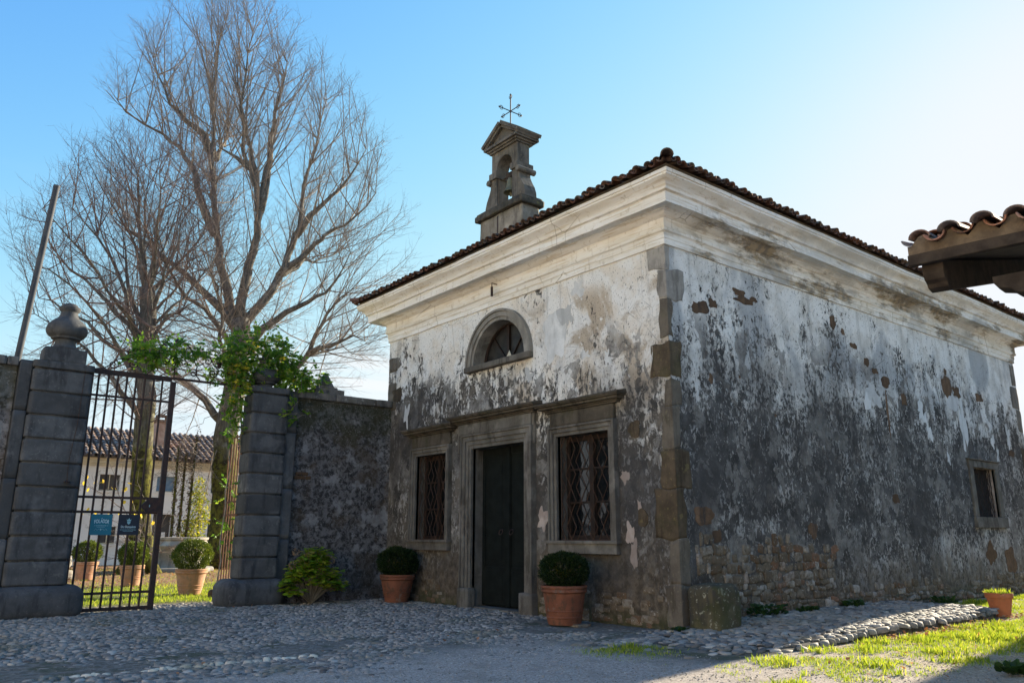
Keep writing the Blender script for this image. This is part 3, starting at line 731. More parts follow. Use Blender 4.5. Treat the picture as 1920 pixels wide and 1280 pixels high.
m.build('roof_bed', M['mortar'], roof)
def ridge_tiles(pts, r=.10, step=.36):
    m = MB(); mr = random.Random(3)
    for a, b in pts:
        a = Vector(a); b = Vector(b); L = (b - a).length; d = (b - a) / L; s_ = d.cross(Vector((0, 0, 1))).normalized(); up = s_.cross(d)
        n = int(L / step)
        for i in range(n):
            p = a + d * (i * step) + up * mr.uniform(-.008, .008); q = p + d * step * 1.2
            m.cv = mr.random()
            k = 9; vs = []
            for e, (c_, rr) in enumerate(((p, r), (p, r - .018), (q, r * .85), (q, r * .85 - .018))):
                for j in range(k):
                    an = math.pi * j / (k - 1); vs.append(c_ + s_ * math.cos(an) * rr + up * (math.sin(an) * rr + (.04 if e < 2 else 0) - .02))
            fs = []
            for j in range(k - 1):
                fs += [(j, j + 1, 2 * k + j + 1, 2 * k + j), (k + j, 3 * k + j, 3 * k + j + 1, k + j + 1), (j, k + j, k + j + 1, j + 1)]
            m.add(vs, fs)
    return m
zt = ZE + .07
rt = [((-EV - .10, -EV - .10, zt - .045), (half - EV, half - EV, zt + half * math.tan(SL) + .02)), ((-EV - .05, LY + EV + .05, zt), (half - EV, half - EV, zt + half * math.tan(SL))),
      ((half - EV, half - EV, zt + half * math.tan(SL)), (LX + EV - half, half - EV, zt + half * math.tan(SL))),
      ((LX + EV + .05, -EV - .05, zt), (LX + EV - half, half - EV, zt + half * math.tan(SL)))]
ridge_tiles(rt).build('ridge_tiles', M['tile'], roof, smooth=True, auto=True)

# ---- door
def frame_rect(mb, axis, y0, y1, z0, z1, steps, base=True):
    """architrave round an opening; steps: list of (outer offset, inner offset, proud). inner opening y0..y1, top z1"""
    for (o, i, p) in steps:
        if axis == 'x':
            mb.box(-p, .06, y0 - o, y0 - i, z0, z1 + o); mb.box(-p, .06, y1 + i, y1 + o, z0, z1 + o); mb.box(-p, .06, y0 - i, y1 + i, z1 + i, z1 + o)
def door():
    y0, y1, z0, z1 = DOOR
    m = MB(); frame_rect(m, 'x', y0, y1, 0, z1, [(.07, .0, .055), (.15, .07, .075), (.24, .15, .10), (.28, .24, .125)])
    reveal(m, rect(y0, y1, -.05, z1), 'x', .0, .30)
    fr = m.build('door_frame', M['trim'], CH, bevel=.006)
    for ya in (y0 - .30, y1 - .05):
        b = MB(); b.rock(-.15, .05, ya, ya + .35, -.05, .36, .02, 5, .004); b.build('plinth_block', M['trim'], fr, smooth=True)
    m = MB(); m.rock(-.04, .30, y0, y1, -.04, .035, .015, 5, .004); m.build('threshold', M['trim'], fr, smooth=True)
    dr = MB()
    xb = .245
    # right leaf and left leaf, frames and sunk boards
    for (a, b) in ((y0 + .0, 4.19), (4.205, y1)):
        dr.box(xb, xb + .05, a, b, .05, z1)
        st = .09
        for (p, q, r_, s_) in ((a + .01, a + st, .07, z1), (b - st, b - .01, .07, z1), (a + st, b - st, .07, .75), (a + st, b - st, z1 - .14, z1)):
            dr.box(xb - .018, xb, p, q, r_, s_)
        dr.box(xb - .026, xb - .018, a + st + .05, b - st - .05, .14, .68)
        dr.box(xb - .010, xb, a + st + .10, b - st - .10, .86, z1 - .24)
    dr.box(xb - .045, xb - .018, 4.12, 4.19, .05, z1)
    d = dr.build('door', M['door'], CH, bevel=.004)
    for yk in (4.05, 4.36):
        k = MB(); k.tube([(xb - .018, yk, 1.42), (xb - .06, yk, 1.42)], .012, 8); k.tube([(xb - .06 + .02 * math.cos(t), yk + .05 * math.sin(t), 1.38 + .05 * math.cos(t)) for t in [i * .5 for i in range(13)]], .008, 6)
        k.build('knocker', M['iron'], d, smooth=True)
    k = MB(); k.lathe([(0, 0), (.016, .0), (.02, .012), (.012, .02), (0, .022)], (0, 0, 0), 10)
    o = k.build('knob', M['brass'], d, smooth=True); o.location = (xb - .02, 4.14, 1.15); o.rotation_euler = (0, rad(-90), 0)
    # frieze and hood
    e = MB(); e.box(-.09, .05, 3.16, 5.40, 3.245, 3.46)
    e.box(-.065, .05, 3.10, 3.16, 2.9, 3.46); e.box(-.065, .05, 5.40, 5.46, 2.9, 3.46)
    e.build('frieze', M['trim'], fr, bevel=.02)
    hoodpart(3.0, 5.56, 3.46, fr)
def hoodpart(ya, yb, z, parent, p0=.10):
    m = MB()
    for (p, a, b) in ((p0, 0, .03), (p0 + .03, .03, .055), (p0 + .09, .055, .10), (p0 + .13, .10, .125), (p0 + .15, .125, .155)):
        ex = p - p0 + .02
        m.box(-p, .05, ya + .1 - ex, yb - .1 + ex, z + a, z + b)
    m.add([(-p0 - .15, ya - .07, z + .156), (.05, ya - .07, z + .156), (.05, yb + .07, z + .156), (-p0 - .15, yb + .07, z + .156),
           (-p0 - .13, ya - .05, z + .165), (.05, ya - .05, z + .215), (.05, yb + .05, z + .215), (-p0 - .13, yb + .05, z + .165)],
          [(0, 1, 2, 3), (4, 7, 6, 5), (0, 4, 5, 1), (1, 5, 6, 2), (2, 6, 7, 3), (3, 7, 4, 0)])
    return m.build('hood', M['hood'], parent, bevel=.006)
door()
def front_window(W4, label):
    y0, y1, z0, z1 = W4
    m = MB()
    m2 = [(.06, .0, .05), (.13, .06, .075), (.17, .13, .10)]
    frame_rect(m, 'x', y0, y1, z0 - .0, z1, m2)
    m.box(-.10, .06, y0 - .17, y1 + .17, z0 - .20, z0 - .001); m.box(-.13, .06, y0 - .20, y1 + .20, z0 - .045, z0 + .004)
    reveal(m, rect(y0, y1, z0, z1), 'x', 0, .30)
    w = m.build('window', M['trim'], CH, bevel=.006); w['label'] = label
    e = MB(); e.box(-.07, .05, y0 - .15, y1 + .15, z1 + .172, z1 + .42); e.build('frieze', M['hood'], w, bevel=.03)
    hoodpart(y0 - .33, y1 + .33, z1 + .42, w, .08)
    # diamond grille of forged bars
    g = MB(); nx = 5; px = (y1 - y0) / nx; nz = 8; pz = (z1 - z0) / nz; xg = .06
    for i in range(nx + 1):
        for sg in (1, -1):
            pts = []
            # zig-zag vertical bars, neighbouring ones mirrored -> diamonds
            for j in range(nz * 1 + 1):
                yy = y0 + i * px + sg * (px / 2 if (j + i) % 2 else 0) * (1 if i % 1 == 0 else 1)
                yy = min(y1 - .012, max(y0 + .012, yy)); pts.append((xg + .006 * sg, yy, z0 + j * pz))
            g.tube(pts, .0085, 6)
    g.tube([(xg, y0 + .01, z0 + .01), (xg, y1 - .01, z0 + .01)], .009, 6)
    g.build('grille', M['grille'], w)
    xs = .2
    s = MB(); s.box(xs, xs + .06, y0, y0 + .07, z0, z1); s.box(xs, xs + .06, y1 - .07, y1, z0, z1); s.box(xs, xs + .06, y0 + .07, y1 - .07, z0, z0 + .09); s.box(xs, xs + .06, y0 + .07, y1 - .07, z1 - .08, z1)
    yc = (y0 + y1) / 2; s.box(xs - .02, xs + .05, yc - .05, yc + .05, z0 + .09, z1 - .08)
    for f in (.36, .68): s.box(xs + .01, xs + .05, y0 + .07, y1 - .07, z0 + (z1 - z0) * f - .018, z0 + (z1 - z0) * f + .018)
    s.build('sash', M['redwood'], w, bevel=.004)
    gl = MB()
    for (a, b) in ((y0 + .06, yc - .04), (yc + .04, y1 - .06)):
        for (c_, d_, tl) in ((z0 + .08, z0 + (z1 - z0) * .36, .006), (z0 + (z1 - z0) * .36, z0 + (z1 - z0) * .68, -.004), (z0 + (z1 - z0) * .68, z1 - .07, .003)):
            x = xs + .04; gl.add([(x, a, c_), (x + tl, b, c_), (x + tl * 1.5, b, d_), (x + tl * .5, a, d_)], [(0, 1, 2, 3)])
    gl.build('glass', M['glass'], w)
front_window(WR, 'barred window right of the door with red brown sash')
front_window(WL, 'barred window left of the door next to the yard wall')
def lunette():
    yc, r, z0 = LUN; m = MB()
    def ring(ri, ro, xp, n=28, zb=z0):
        vs = []; fs = []
        for i in range(n + 1):
            a = math.pi * i / n; c_, s_ = math.cos(a), math.sin(a)
            for (rr, x) in ((ri, .06), (ri, -xp), (ro, -xp), (ro, .06)): vs.append((x, yc + rr * c_, zb + rr * s_))
        for i in range(n):
            for j in range(4): fs.append((i * 4 + j, i * 4 + (j + 1) % 4, (i + 1) * 4 + (j + 1) % 4, (i + 1) * 4 + j))
        fs += [(0, 1, 2, 3), (n * 4 + 3, n * 4 + 2, n * 4 + 1, n * 4)]
        m.add(vs, fs)
    ring(r, r + .07, .04); ring(r + .07, r + .17, .065); ring(r + .17, r + .22, .09)
    reveal(m, arch_pts(yc, r, z0, 24), 'x', 0, .34)
    w = m.build('lunette_window', M['trim_pale'], CH, bevel=.005)
    s = MB(); s.rock(-.12, .34, yc - r - .22, yc + r + .22, z0 - .115, z0 + .003, .015, 8, .004); s.build('sill', M['trim'], w, smooth=True)
    g = MB(); xg = .25
    pts = [(xg, yc + (r - .03) * math.cos(math.pi * i / 20), z0 + (r - .03) * math.sin(math.pi * i / 20)) for i in range(21)]
    g.tube(pts, .03, 6); g.box(xg - .03, xg + .03, yc - .035, yc + .035, z0, z0 + r - .02)
    for a in (50, 130): g.bar((xg, yc + .03 * math.cos(rad(a)), z0), (xg, yc + (r - .03) * math.cos(rad(a)), z0 + (r - .03) * math.sin(rad(a))), .03, .03, (1, 0, 0))
    g.box(xg - .02, xg + .02, yc - r + .02, yc + r - .02, z0, z0 + .04)
    g.build('sash', M['redwood'], w)
    q = MB(); x = xg + .02; ap = [(x, u, z) for u, z in arch_pts(yc, r, z0, 20)[1:-1]]; q.add(ap, [tuple(range(len(ap)))]); q.build('glass', M['glass_dull'], w)
    q = MB(); q.add([(.02, 4.02, z0 + .005), (.05, 3.86, z0 + .005), (.10, 4.0, z0 + .19), (.03, 4.02, z0 + .005)], [(0, 1, 2)]); q.add([(.022, 4.02, z0 + .005), (.052, 3.86, z0 + .005), (.102, 4.0, z0 + .19)], [(2, 1, 0)])
    q.build('broken_shard', M['villa_band'], w)
lunette()
def side_window():
    x0, x1, z0, z1 = SW; m = MB()
    m.box(x0 - .20, x0, -.045, .05, z0 - .0, z1 + .0); m.box(x1, x1 + .20, -.045, .05, z0, z1)
    m.box(x0 - .22, x1 + .22, -.05, .05, z1, z1 + .16)
    m.box(x0 - .26, x1 + .26, -.09, .05, z1 + .163, z1 + .2)
    m.box(x0 - .24, x1 + .30, -.07, .05, z0 - .24, z0 - .003)
    w = m.build('window', M['trim'], CH, bevel=.01); w['label'] = 'small grated window on the side wall'
    r_ = MB(); reveal(r_, rect(x0, x1, z0, z1), 'y', 0, .17); r_.build('reveal', M['pale_patch'], w)
    g = MB(); nx = 7; nz = 8; px = (x1 - x0) / nx; pz = (z1 - z0) / nz
    for i in range(nx + 1):
        for sg in (1, -1):
            pts = []
            for j in range(nz + 1):
                xx = x0 + i * px + sg * (px / 2 if (i + j) % 2 else 0); pts.append((min(x1 - .01, max(x0 + .01, xx)), .09 + .005 * sg, z0 + j * pz))
            g.tube(pts, .007, 5)
    g.build('grille', M['iron'], w)
    g = MB(); g.add([(x0, .165, z0), (x1, .165, z0), (x1, .165, z1), (x0, .165, z1)], [(0, 1, 2, 3)]); g.build('glass', M['interior'], w)
side_window()

# ---- corner quoins, exposed stones, rubble
def blob(mb, axis, u, z, ru, rz, seed, proud=.012, n=26, jag=.4):
    c0 = []; c1 = []
    for i in range(n):
        a = 2 * math.pi * i / n
        k = 1 + jag * mnoise.noise(Vector((math.cos(a) * 1.4, math.sin(a) * 1.4, seed * 3.7))) * 1.9 + jag * .5 * mnoise.noise(Vector((math.cos(a) * 4, math.sin(a) * 4, seed)))
        sq = 1 / max(abs(math.cos(a)), abs(math.sin(a))) ** .45
        uu = ru * k * sq * math.cos(a); zz = rz * k * sq * math.sin(a); c1.append((u + uu, z + zz)); c0.append((u + uu * .86, z + zz * .86))
    def p3(q, d): return (-d, q[0], q[1]) if axis == 'x' else (q[0], -d, q[1])
    vs = [p3(q, .0) for q in c1] + [p3(q, proud * .8) for q in c1] + [p3(q, proud) for q in c0] + [p3((u, z), proud * 1.05)]
    fs = []
    for i in range(n):
        j = (i + 1) % n; fs += [(i, j, n + j, n + i), (n + i, n + j, 2 * n + j, 2 * n + i), (2 * n + i, 2 * n + j, 3 * n)]
    mb.add(vs, fs)
qs = [(-.05, .62, .26, .22, 'quoin_tan'), (.62, 1.26, .16, .22, 'quoin_tan'), (1.26, 1.98, .42, .20, 'quoin_brown'), (1.98, 2.55, .26, .34, 'quoin_brown'), (2.55, 3.2, .20, .16, 'quoin_tan'),
      (3.2, 3.62, .12, .22, 'quoin_tan'), (3.66, 4.20, .36, .26, 'quoin_brown'), (4.28, 4.86, .16, .10, 'quoin_tan'), (4.86, 5.36, .16, .42, 'quoin_pale'), (5.36, 5.745, .34, .10, 'quoin_pale')]
for i, (a, b, fy, fx, mt) in enumerate(qs):
    m = MB(); m.cv = (i * .37) % 1 * .4; m.rock(-.007, fx, -.007, fy, a + .002, b - .002, .006, 14, .002, 4, i); m.rough_edges(.06, 4.0, .02)
    m.build('quoin', M[mt], CH, smooth=True)
for i, (a, b, fy, fx, mt) in enumerate([(4.1, 4.75, .38, .3, 'quoin_tan'), (5.0, 5.36, .40, .2, 'quoin_tan')]):
    m = MB(); m.rock(-.012, fx, LY - fy, LY + .012, a, b, .03, 8, .012, 4, i + 20); m.build('quoin', M[mt], CH, smooth=True)
for i, (a, b, fx) in enumerate([(5.1, 5.7, .3), (4.5, 5.1, .5), (3.9, 4.5, .3), (2.9, 3.5, .35), (.1, 1.0, .4)]):
    m = MB(); m.rock(LX - fx, LX + .012, -.012, .3, a + .004, b - .004, .03, 8, .012, 4, i + 40); m.build('quoin', M['quoin_grey' if i < 3 else 'quoin_brown'], CH, smooth=True)
side_b = [(.8, 4.86, .25, .13), (1.15, 5.0, .12, .10), (1.89, 5.33, .19, .08), (2.03, 5.21, .28, .06), (2.3, 5.28, .14, .04), (4.89, 5.31, .14, .14), (5.26, 5.18, .07, .08), (5.62, 4.96, .15, .08), (6.08, 4.68, .11, .10), (6.38, 4.55, .14, .07),
          (6.77, 4.35, .2, .13), (6.73, 3.77, .045, .55), (7.51, 4.07, .14, .16), (9.7, 4.61, .26, .26), (9.72, 4.95, .08, .12), (10.19, 4.54, .22, .15), (11.44, 4.55, .26, .13), (.58, 1.59, .26, .15), (.98, 3.72, .06, .08),
          (6.66, 2.02, .14, .12), (13.0, 3.31, .2, .1), (3.56, 1.40, .16, .14), (.9, 1.30, .14, .10), (11.94, .75, .35, .3), (10.9, .9, .3, .28), (1.75, 3.85, .03, .03), (2.7, 3.3, .04, .03)]
fr_ = random.Random(5)
def blobs(name, axis, lst, k, s0, proud, mat, jag=.3):
    for i, (u, z, a, b) in enumerate(lst):
        m = MB(); m.cv = fr_.random(); blob(m, axis, u, z, a * k, b * k, i + s0, proud, jag=jag); m.build(name, M[mat], CH)
blobs('exposed_stone', 'y', side_b, .85, 1, .006, 'rust_patch')
blobs('exposed_stone', 'x', [(8.0, 4.45, .24, .22), (.78, 2.92, .14, .15), (.66, 1.57, .12, .15)], .8, 31, .014, 'quoin_brown')
blobs('exposed_stone', 'x', [(8.12, 5.2, .22, .13)], 1, 36, .014, 'quoin_grey')
blobs('plaster_patch', 'x', [(1.0, 2.2, .09, .12), (.92, 1.34, .10, .17), (.85, 1.05, .08, .22), (2.98, 1.57, .13, .24), (.72, 1.75, .04, .1)], .85, 61, .003, 'pale_patch', .5)
blobs('plaster_patch', 'x', [(2.6, 4.75, .30, .42), (2.25, 5.05, .24, .3), (7.55, 3.95, .1, .3), (6.5, 4.35, .10, .10), (3.3, 4.15, .14, .12), (1.8, 4.3, .12, .1), (1.95, 5.5, .2, .16), (1.3, 4.15, .08, .16)], .8, 81, .003, 'bluewhite_patch', .7)
blobs('plaster_patch', 'y', [(8.2, 3.9, .22, .22), (8.5, 3.55, .13, .3), (10.3, 3.7, .16, .75), (10.05, 4.3, .3, .2), (11.9, 3.6, .1, .2), (12.1, 3.2, .08, .2), (12.9, 3.7, .12, .3), (9.3, 2.95, .06, .16), (6.15, 4.1, .26, .34), (.62, 3.5, .05, .18)], .8, 101, .003, 'bluewhite_patch', .8)
def rubble(x0, x1, ztop, seed, edge=.12):
    r = random.Random(seed); m = MB(); z = .02
    while z < ztop(x0 + (x1 - x0) / 2) + .15:
        h = r.uniform(.06, .17); x = x0 + r.uniform(0, .1)
        while x < x1:
            w = r.uniform(.08, .30)
            if z + h * .5 < ztop(x + w / 2) + r.uniform(-edge, edge * .3) and not (x < .62 and z < .75):
                m.cv = r.random(); dz = r.uniform(-.015, .015)
                o_ = len(m.v); hh = h * r.uniform(.8, 1.25); m.rock(x + .004, x + w - .004, -r.uniform(.008, .032), .05, z + dz, z + hh + dz, .03, 5, .022, 6, r.random() * 50)
                an = r.gauss(0, .14); cx_, cz_ = x + w / 2, z + h / 2; ca, sa = math.cos(an), math.sin(an)
                for q_ in range(o_, len(m.v)): vx, vy, vz = m.v[q_]; m.v[q_] = (cx_ + (vx - cx_) * ca - (vz - cz_) * sa, vy, cz_ + (vx - cx_) * sa + (vz - cz_) * ca)
            x += w
        z += h * .96
    return m
rubble(.30, 4.05, lambda x: 1.22 + .08 * math.sin(x * 3.1), 3).build('exposed_masonry', M['rubble'], CH, smooth=True)
rubble(4.05, 13.2, lambda x: .50 + .22 * math.sin(x * 1.1 + 1) + .12 * math.sin(x * 3.3), 8, .2).build('exposed_masonry', M['rubble'], CH, smooth=True)
rubble_front = MB()
rr = random.Random(4)
for i in range(95):
    y = rr.uniform(.3, 2.9) if i < 75 else rr.uniform(5.8, 8.2); z = rr.uniform(.0, .5) * rr.random() ** .5; w = rr.uniform(.1, .24); h = rr.uniform(.06, .13); rubble_front.cv = rr.random() * .75
    rubble_front.rock(-.010, .03, y, y + w, z, z + h, .03, 5, .016, 6, i)
rubble_front.build('exposed_masonry', M['rubble'], CH, smooth=True)
# iron bracket under the cornice
m = MB(); m.tube([(-.06, 4.18, 6.12), (-.20, 4.18, 6.13), (-.20, 4.18, 5.98)], .012, 6); m.tube([(-.20, 4.18, 6.05), (-.20, 4.18, 5.86)], .026, 8); m.build('bracket', M['iron'], CH)

# ---- bell gable
def arch_block(mb, x0, x1, y0, y1, z0, z1, yo0, yo1, zo0, zs, n=14):
    """block with an arched opening right through along x"""
    yc = (yo0 + yo1) / 2; r = (yo1 - yo0) / 2
    hole = [(yo0, zo0)] + [(yc - r * math.cos(math.pi * i / n), zs + r * math.sin(math.pi * i / n)) for i in range(n + 1)] + [(yo1, zo0)]
    loop = [(y0, zo0)] + hole + [(y1, zo0), (y1, z1), (y0, z1)]
    for x in (x0, x1): panel(mb, loop, [], 'x', x)
    reveal(mb, hole[:], 'x', x0, x1)
    for (a, b) in (((y0, zo0), (y0, z1)), ((y0, z1), (y1, z1)), ((y1, z1), (y1, zo0))): mb.add([(x0, *a), (x0, *b), (x1, *b), (x1, *a)], [(0, 1, 2, 3)])
def bell_gable():
    m = MB(); m.rock(.0, .46, 3.50, 4.86, 6.6, 7.66, .02, 10, .014, 3)
    b = m.build('bell_gable', M['belfry_plaster'], CH, smooth=True)
    m = MB(); m.box(-.006, .0, 4.24, 4.28, 7.15, 7.62); m.build('slot', M['iron'], b)
    m = MB(); m.rock(-.075, .54, 3.42, 4.97, 7.66, 7.80, .03, 10, .014, 4); m.rock(-.045, .51, 3.45, 4.94, 7.795, 7.84, .02, 8, .008, 4)
    m.build('ledge', M['belfry_dark'], b, smooth=True)
    m = MB(); arch_block(m, .06, .37, 3.70, 4.54, 7.83, 9.12, 3.875, 4.375, 7.83, 8.69)
    # flared feet
    for sg, ye in ((1, 4.54), (-1, 3.70)):
        prof_ = [(0, 7.835), (.235, 7.835), (.225, 7.95), (.18, 8.08), (.10, 8.22), (.05, 8.33), (.045, 8.42), (0, 8.42)]
        pts = [(ye + sg * p, z) for p, z in prof_]; n = len(pts)
        m.add([(.065, *p) for p in pts] + [(.365, *p) for p in pts], [tuple(range(n)), tuple(range(2 * n - 1, n - 1, -1))] + [(i, (i + 1) % n, n + (i + 1) % n, n + i) for i in range(n)])
    m.build('bell_arch', M['belfry'], b, bevel=.006)
    for ye, ya, yb in ((4.60, 4.335, 4.58), (3.64, 3.66, 3.885)):
        m = MB(); m.tube([(.0, ye, 8.46), (.46, ye, 8.46)], .062, 12); m.box(.01, .45, ya, yb, 8.50, 8.64); m.build('scroll', M['belfry'], b, bevel=.006)
    m = MB()
    for (p, a, c_) in ((.03, 9.08, 9.12), (.07, 9.12, 9.16), (.12, 9.16, 9.215)): m.box(.04 - p, .42 + p, 3.70 - p, 4.54 + p, a, c_)
    for (p, zl, zh, y_) in ((.03, 9.215, 9.55, .40), ): pass
    za, zb = 9.216, 9.56; yc = 4.12
    m.add([(.03, 3.64, za), (.03, 4.60, za), (.03, yc, zb), (.43, 3.64, za), (.43, 4.60, za), (.43, yc, zb)], [(0, 2, 1), (3, 4, 5), (0, 1, 4, 3), (1, 2, 5, 4), (2, 0, 3, 5)])
    for sg in (1, -1):
        ye = yc + sg * .58; d = Vector((0, yc - ye, zb + .045 - (za + .01)))
        nrm = Vector((0, sg * abs(d.z), abs(d.y))).normalized() * .075
        for (x0, x1, e) in ((-.09, .55, 1.0), (-.05, .51, .0)):
            A = Vector((0, ye, za + .012)); B = Vector((0, yc, zb + .05))
            if e == 0: A -= nrm * .55; B -= nrm * .75
            vs = []
            for x in (x0, x1):
                for q in (A, B, B + nrm * (1.0), A + nrm): vs.append((x, q.y, q.z))
            m.add(vs, [(0, 1, 2, 3), (7, 6, 5, 4), (0, 4, 5, 1), (1, 5, 6, 2), (2, 6, 7, 3), (3, 7, 4, 0)])
    m.build('pediment', M['belfry'], b, bevel=.004)
    m = MB(); m.lathe([(0, .34), (.03, .34), (.055, .32), (.075, .28), (.085, .2), (.10, .1), (.13, .03), (.155, 0), (.145, .0), (.11, .05), (.06, .2), (0, .28)], (.22, 4.11, 8.14), 20)
    m.tube([(.22, 4.11, 8.06), (.22, 4.11, 8.3)], [.02, .008], 8)
    m.build('bell', M['bronze'], b, smooth=True)
    m = MB(); m.tube([(.22, 3.86, 8.52), (.22, 4.36, 8.52)], .016, 6); m.box(.17, .27, 4.02, 4.2, 8.47, 8.58); m.tube([(.03, 4.26, 8.5), (.01, 4.265, 7.2)], .005, 5); m.build('yoke', M['darkwood'], b)
    # wrought iron cross with four arms
    m = MB(); cx, cy = .22, 4.12; z0 = 9.58; zc = 10.0
    m.tube([(cx, cy, z0), (cx, cy, 10.36)], .013, 6)
    for d in (Vector((0, 1, 0)), Vector((0, -1, 0)), Vector((1, 0, 0)), Vector((-1, 0, 0)), Vector((0, 0, 1))):
        c0 = Vector((cx, cy, zc)); L = .27 if d.z == 0 else .36
        m.tube([c0, c0 + d * L], .010, 6); tip = c0 + d * L
        m.tube([tip - d * .02, tip + d * .02, tip + d * .06], [.008, .024, .001], 6)
        sd_ = Vector((0, 0, 1)) if d.z == 0 else Vector((0, 1, 0))
        for sg in (1, -1):
            m.tube([tip - d * .07, tip - d * .05 + sd_ * sg * .035, tip - d * .01 + sd_ * sg * .045, tip + d * .005 + sd_ * sg * .03], .007, 5)
    m.build('cross', M['iron'], b)
bell_gable()

# ------------------------------------------------------------------ guard stone at the corner
m = MB(); m.cv = .3; m.rock(.03, .60, -.60, -.035, -.05, .66, .13, 12, .025, 2.4, 5)
tag(m.build('guard_stone', M['lichen'], None, smooth=True), 'squat lichen spotted guard stone at the chapel corner', 'guard stone')

# ------------------------------------------------------------------ gate pillars and yard walls
def gate_pillar(x0, x1, xp0, xp1, label, base, finial=True, seed=0):
    """x0..x1 shaft, xp0..xp1 flat pilaster strip beside it, base = (xa, xb) of the rounded foot"""
    t = empty('gate_pillar', ((x0 + x1) / 2, 8.4, 0), 0, label, 'gate pillar', 'rusticated pillars of the gateway')
    ox, oy = (x0 + x1) / 2, 8.4
    def part(m, name, mat, **k):
        m.v = [(a - ox, b - oy, c) for a, b, c in m.v]; return m.build(name, mat, t, **k)
    m = MB(); m.rock(base[0], base[1], 7.86, 8.64, -.06, .50, .20, 12, .012, 2, seed); part(m, 'foot', M['pillar'], smooth=True)
    m = MB(); r = random.Random(seed); z = .50
    for i in range(9):
        h = .405; m.cv = r.random(); m.rock(x0, x1, 8.02, 8.50, z + .010, z + h - .018, .014, 10, .007, 4, seed + i); z += h
    m.cv = .2; m.box(x0 + .035, x1 - .035, 8.055, 8.47, .4, 4.18)
    m.cv = .4; m.rock(x0 - .01, x1 + .02, 8.0, 8.52, 4.155, 4.29, .02, 7, .005, 3, seed + 33)
    part(m, 'shaft', M['pillar'], smooth=True)
    m = MB(); zz = 0
    for i, h in enumerate((1.25, 1.0, 1.15, .88)):
        m.cv = r.random(); m.rock(xp0, xp1, 8.10, 8.48, zz, zz + h - .006, .012, 7, .005, 3, seed + 50 + i); zz += h
    part(m, 'pilaster', M['pillar'], smooth=True)
    if finial:
        low = seed == 9; dz = -.47 if low else -.13; k_ = .84 if low else .95
        xc = (x0 + x1) / 2 - (.05 if low else 0); m = MB(); m.rock(xc - .34, xc + .34, 8.03, 8.51, 4.285, 4.66 + dz + .02, .02, 8, .006, 3, seed + 70)
        m.lathe([(r_q * k_, 4.66 + dz + (z_q - 4.66) * k_) for r_q, z_q in ([(.24, 4.64), (.26, 4.66), (.265, 4.70), (.20, 4.74), (.175, 4.80), (.185, 4.86), (.25, 4.885), (.255, 4.915), (.30, 4.94), (.345, 5.0), (.355, 5.07), (.335, 5.15), (.27, 5.23), (.19, 5.29), (.155, 5.36), (.145, 5.42),
                 (.175, 5.455), (.185, 5.49), (.18, 5.52), (.14, 5.535), (.125, 5.57), (.09, 5.59), (0, 5.595)])], (xc, 8.28, 0), 28, .03)
        part(m, 'finial', M['pillar'], smooth=True, auto=True)
    return t
gp1 = gate_pillar(-7.22, -6.29, -7.42, -7.225, 'tall banded stone pillar with urn finial left of the gate', (-7.62, -5.99), True, 3)
gp2 = gate_pillar(-3.34, -2.575, -2.57, -2.33, 'tall banded stone pillar overgrown with green climber right of the gate', (-3.66, -2.40), True, 9)
m = MB(); m.tube([(-6.42, 8.005, 4.28), (-6.44, 8.0, 3.2), (-6.5, 8.0, 2.55), (-6.49, 7.995, 2.26)], .0055, 5); m.lathe([(0, 0), (.05, 0), (.05, .012), (.012, .03), (.008, .06), (0, .06)], (-6.49, 7.98, 2.2), 12)
m.v = [(a + 6.755, b - 8.4, c) for a, b, c in m.v]; m.build('lamp_wire', M['iron'], gp1)
def yard_wall(x0, x1, label, seed, top=4.17):
    t = empty('yard_wall', (x0, 8.4, 0), 0, label, 'wall')
    nx = int((x1 - x0) / .12); nz = 34; V = []; F = []
    for side, yb in ((0, 8.22), (1, 8.66)):
        for i in range(nx + 1):
            for k in range(nz + 1):
                x = (x1 - x0) * i / nx; z = -.05 + (top + .05) * k / nz
                d = mnoise.noise(Vector(((x + x0) * 2.2, z * 2.2, seed + side))) * .03 + mnoise.noise(Vector(((x + x0) * 6, z * 6, seed + side))) * .014
                V.append((x, yb - 8.4 + (d if side else -d), z))
    for s_ in range(2):
        o = s_ * (nx + 1) * (nz + 1)
        for i in range(nx):
            for k in range(nz):
                a = o + i * (nz + 1) + k; F.append((a, a + nz + 1, a + nz + 2, a + 1))
    o2 = (nx + 1) * (nz + 1)
    for k in range(nz): F.append((k, k + 1, o2 + k + 1, o2 + k)); b = nx * (nz + 1); F.append((b + k, b + k + 1, o2 + b + k + 1, o2 + b + k))
    link('wall_face', fast_mesh('wall_face', V, F, None, True), t, M['gardenwall'])
    m = MB(); x = 0; r = random.Random(seed); L = x1 - x0
    while x < L - .01:
        w = min(r.uniform(.8, 1.3), L - x); m.cv = r.random(); m.rock(x, x + w - .006, -.26, .34, top - .01, top + .15, .02, 8, .009, 3, seed + x); x += w
    m.build('coping', M['copingstone'], t, smooth=True)
    return t
w1 = yard_wall(-2.34, -.0, 'rough dark wall between the climber pillar and the chapel', 4)
m = MB(); m.rock(.42, 1.12, -.2, .26, 4.30, 4.44, .02, 6, .008, 3, 5); m.rock(.52, 1.0, -.12, .18, 4.43, 4.50, .02, 5, .006, 3, 6)
m.add([(.60, -.10, 4.49), (.92, -.10, 4.49), (.92, .18, 4.49), (.60, .18, 4.49), (.71, 0, 4.78), (.80, 0, 4.78), (.80, .08, 4.78), (.71, .08, 4.78)], [(0, 1, 5, 4), (1, 2, 6, 5), (2, 3, 7, 6), (3, 0, 4, 7), (4, 5, 6, 7)])
m.build('finial', M['copingstone'], w1)
m = MB(); rr = random.Random(8)
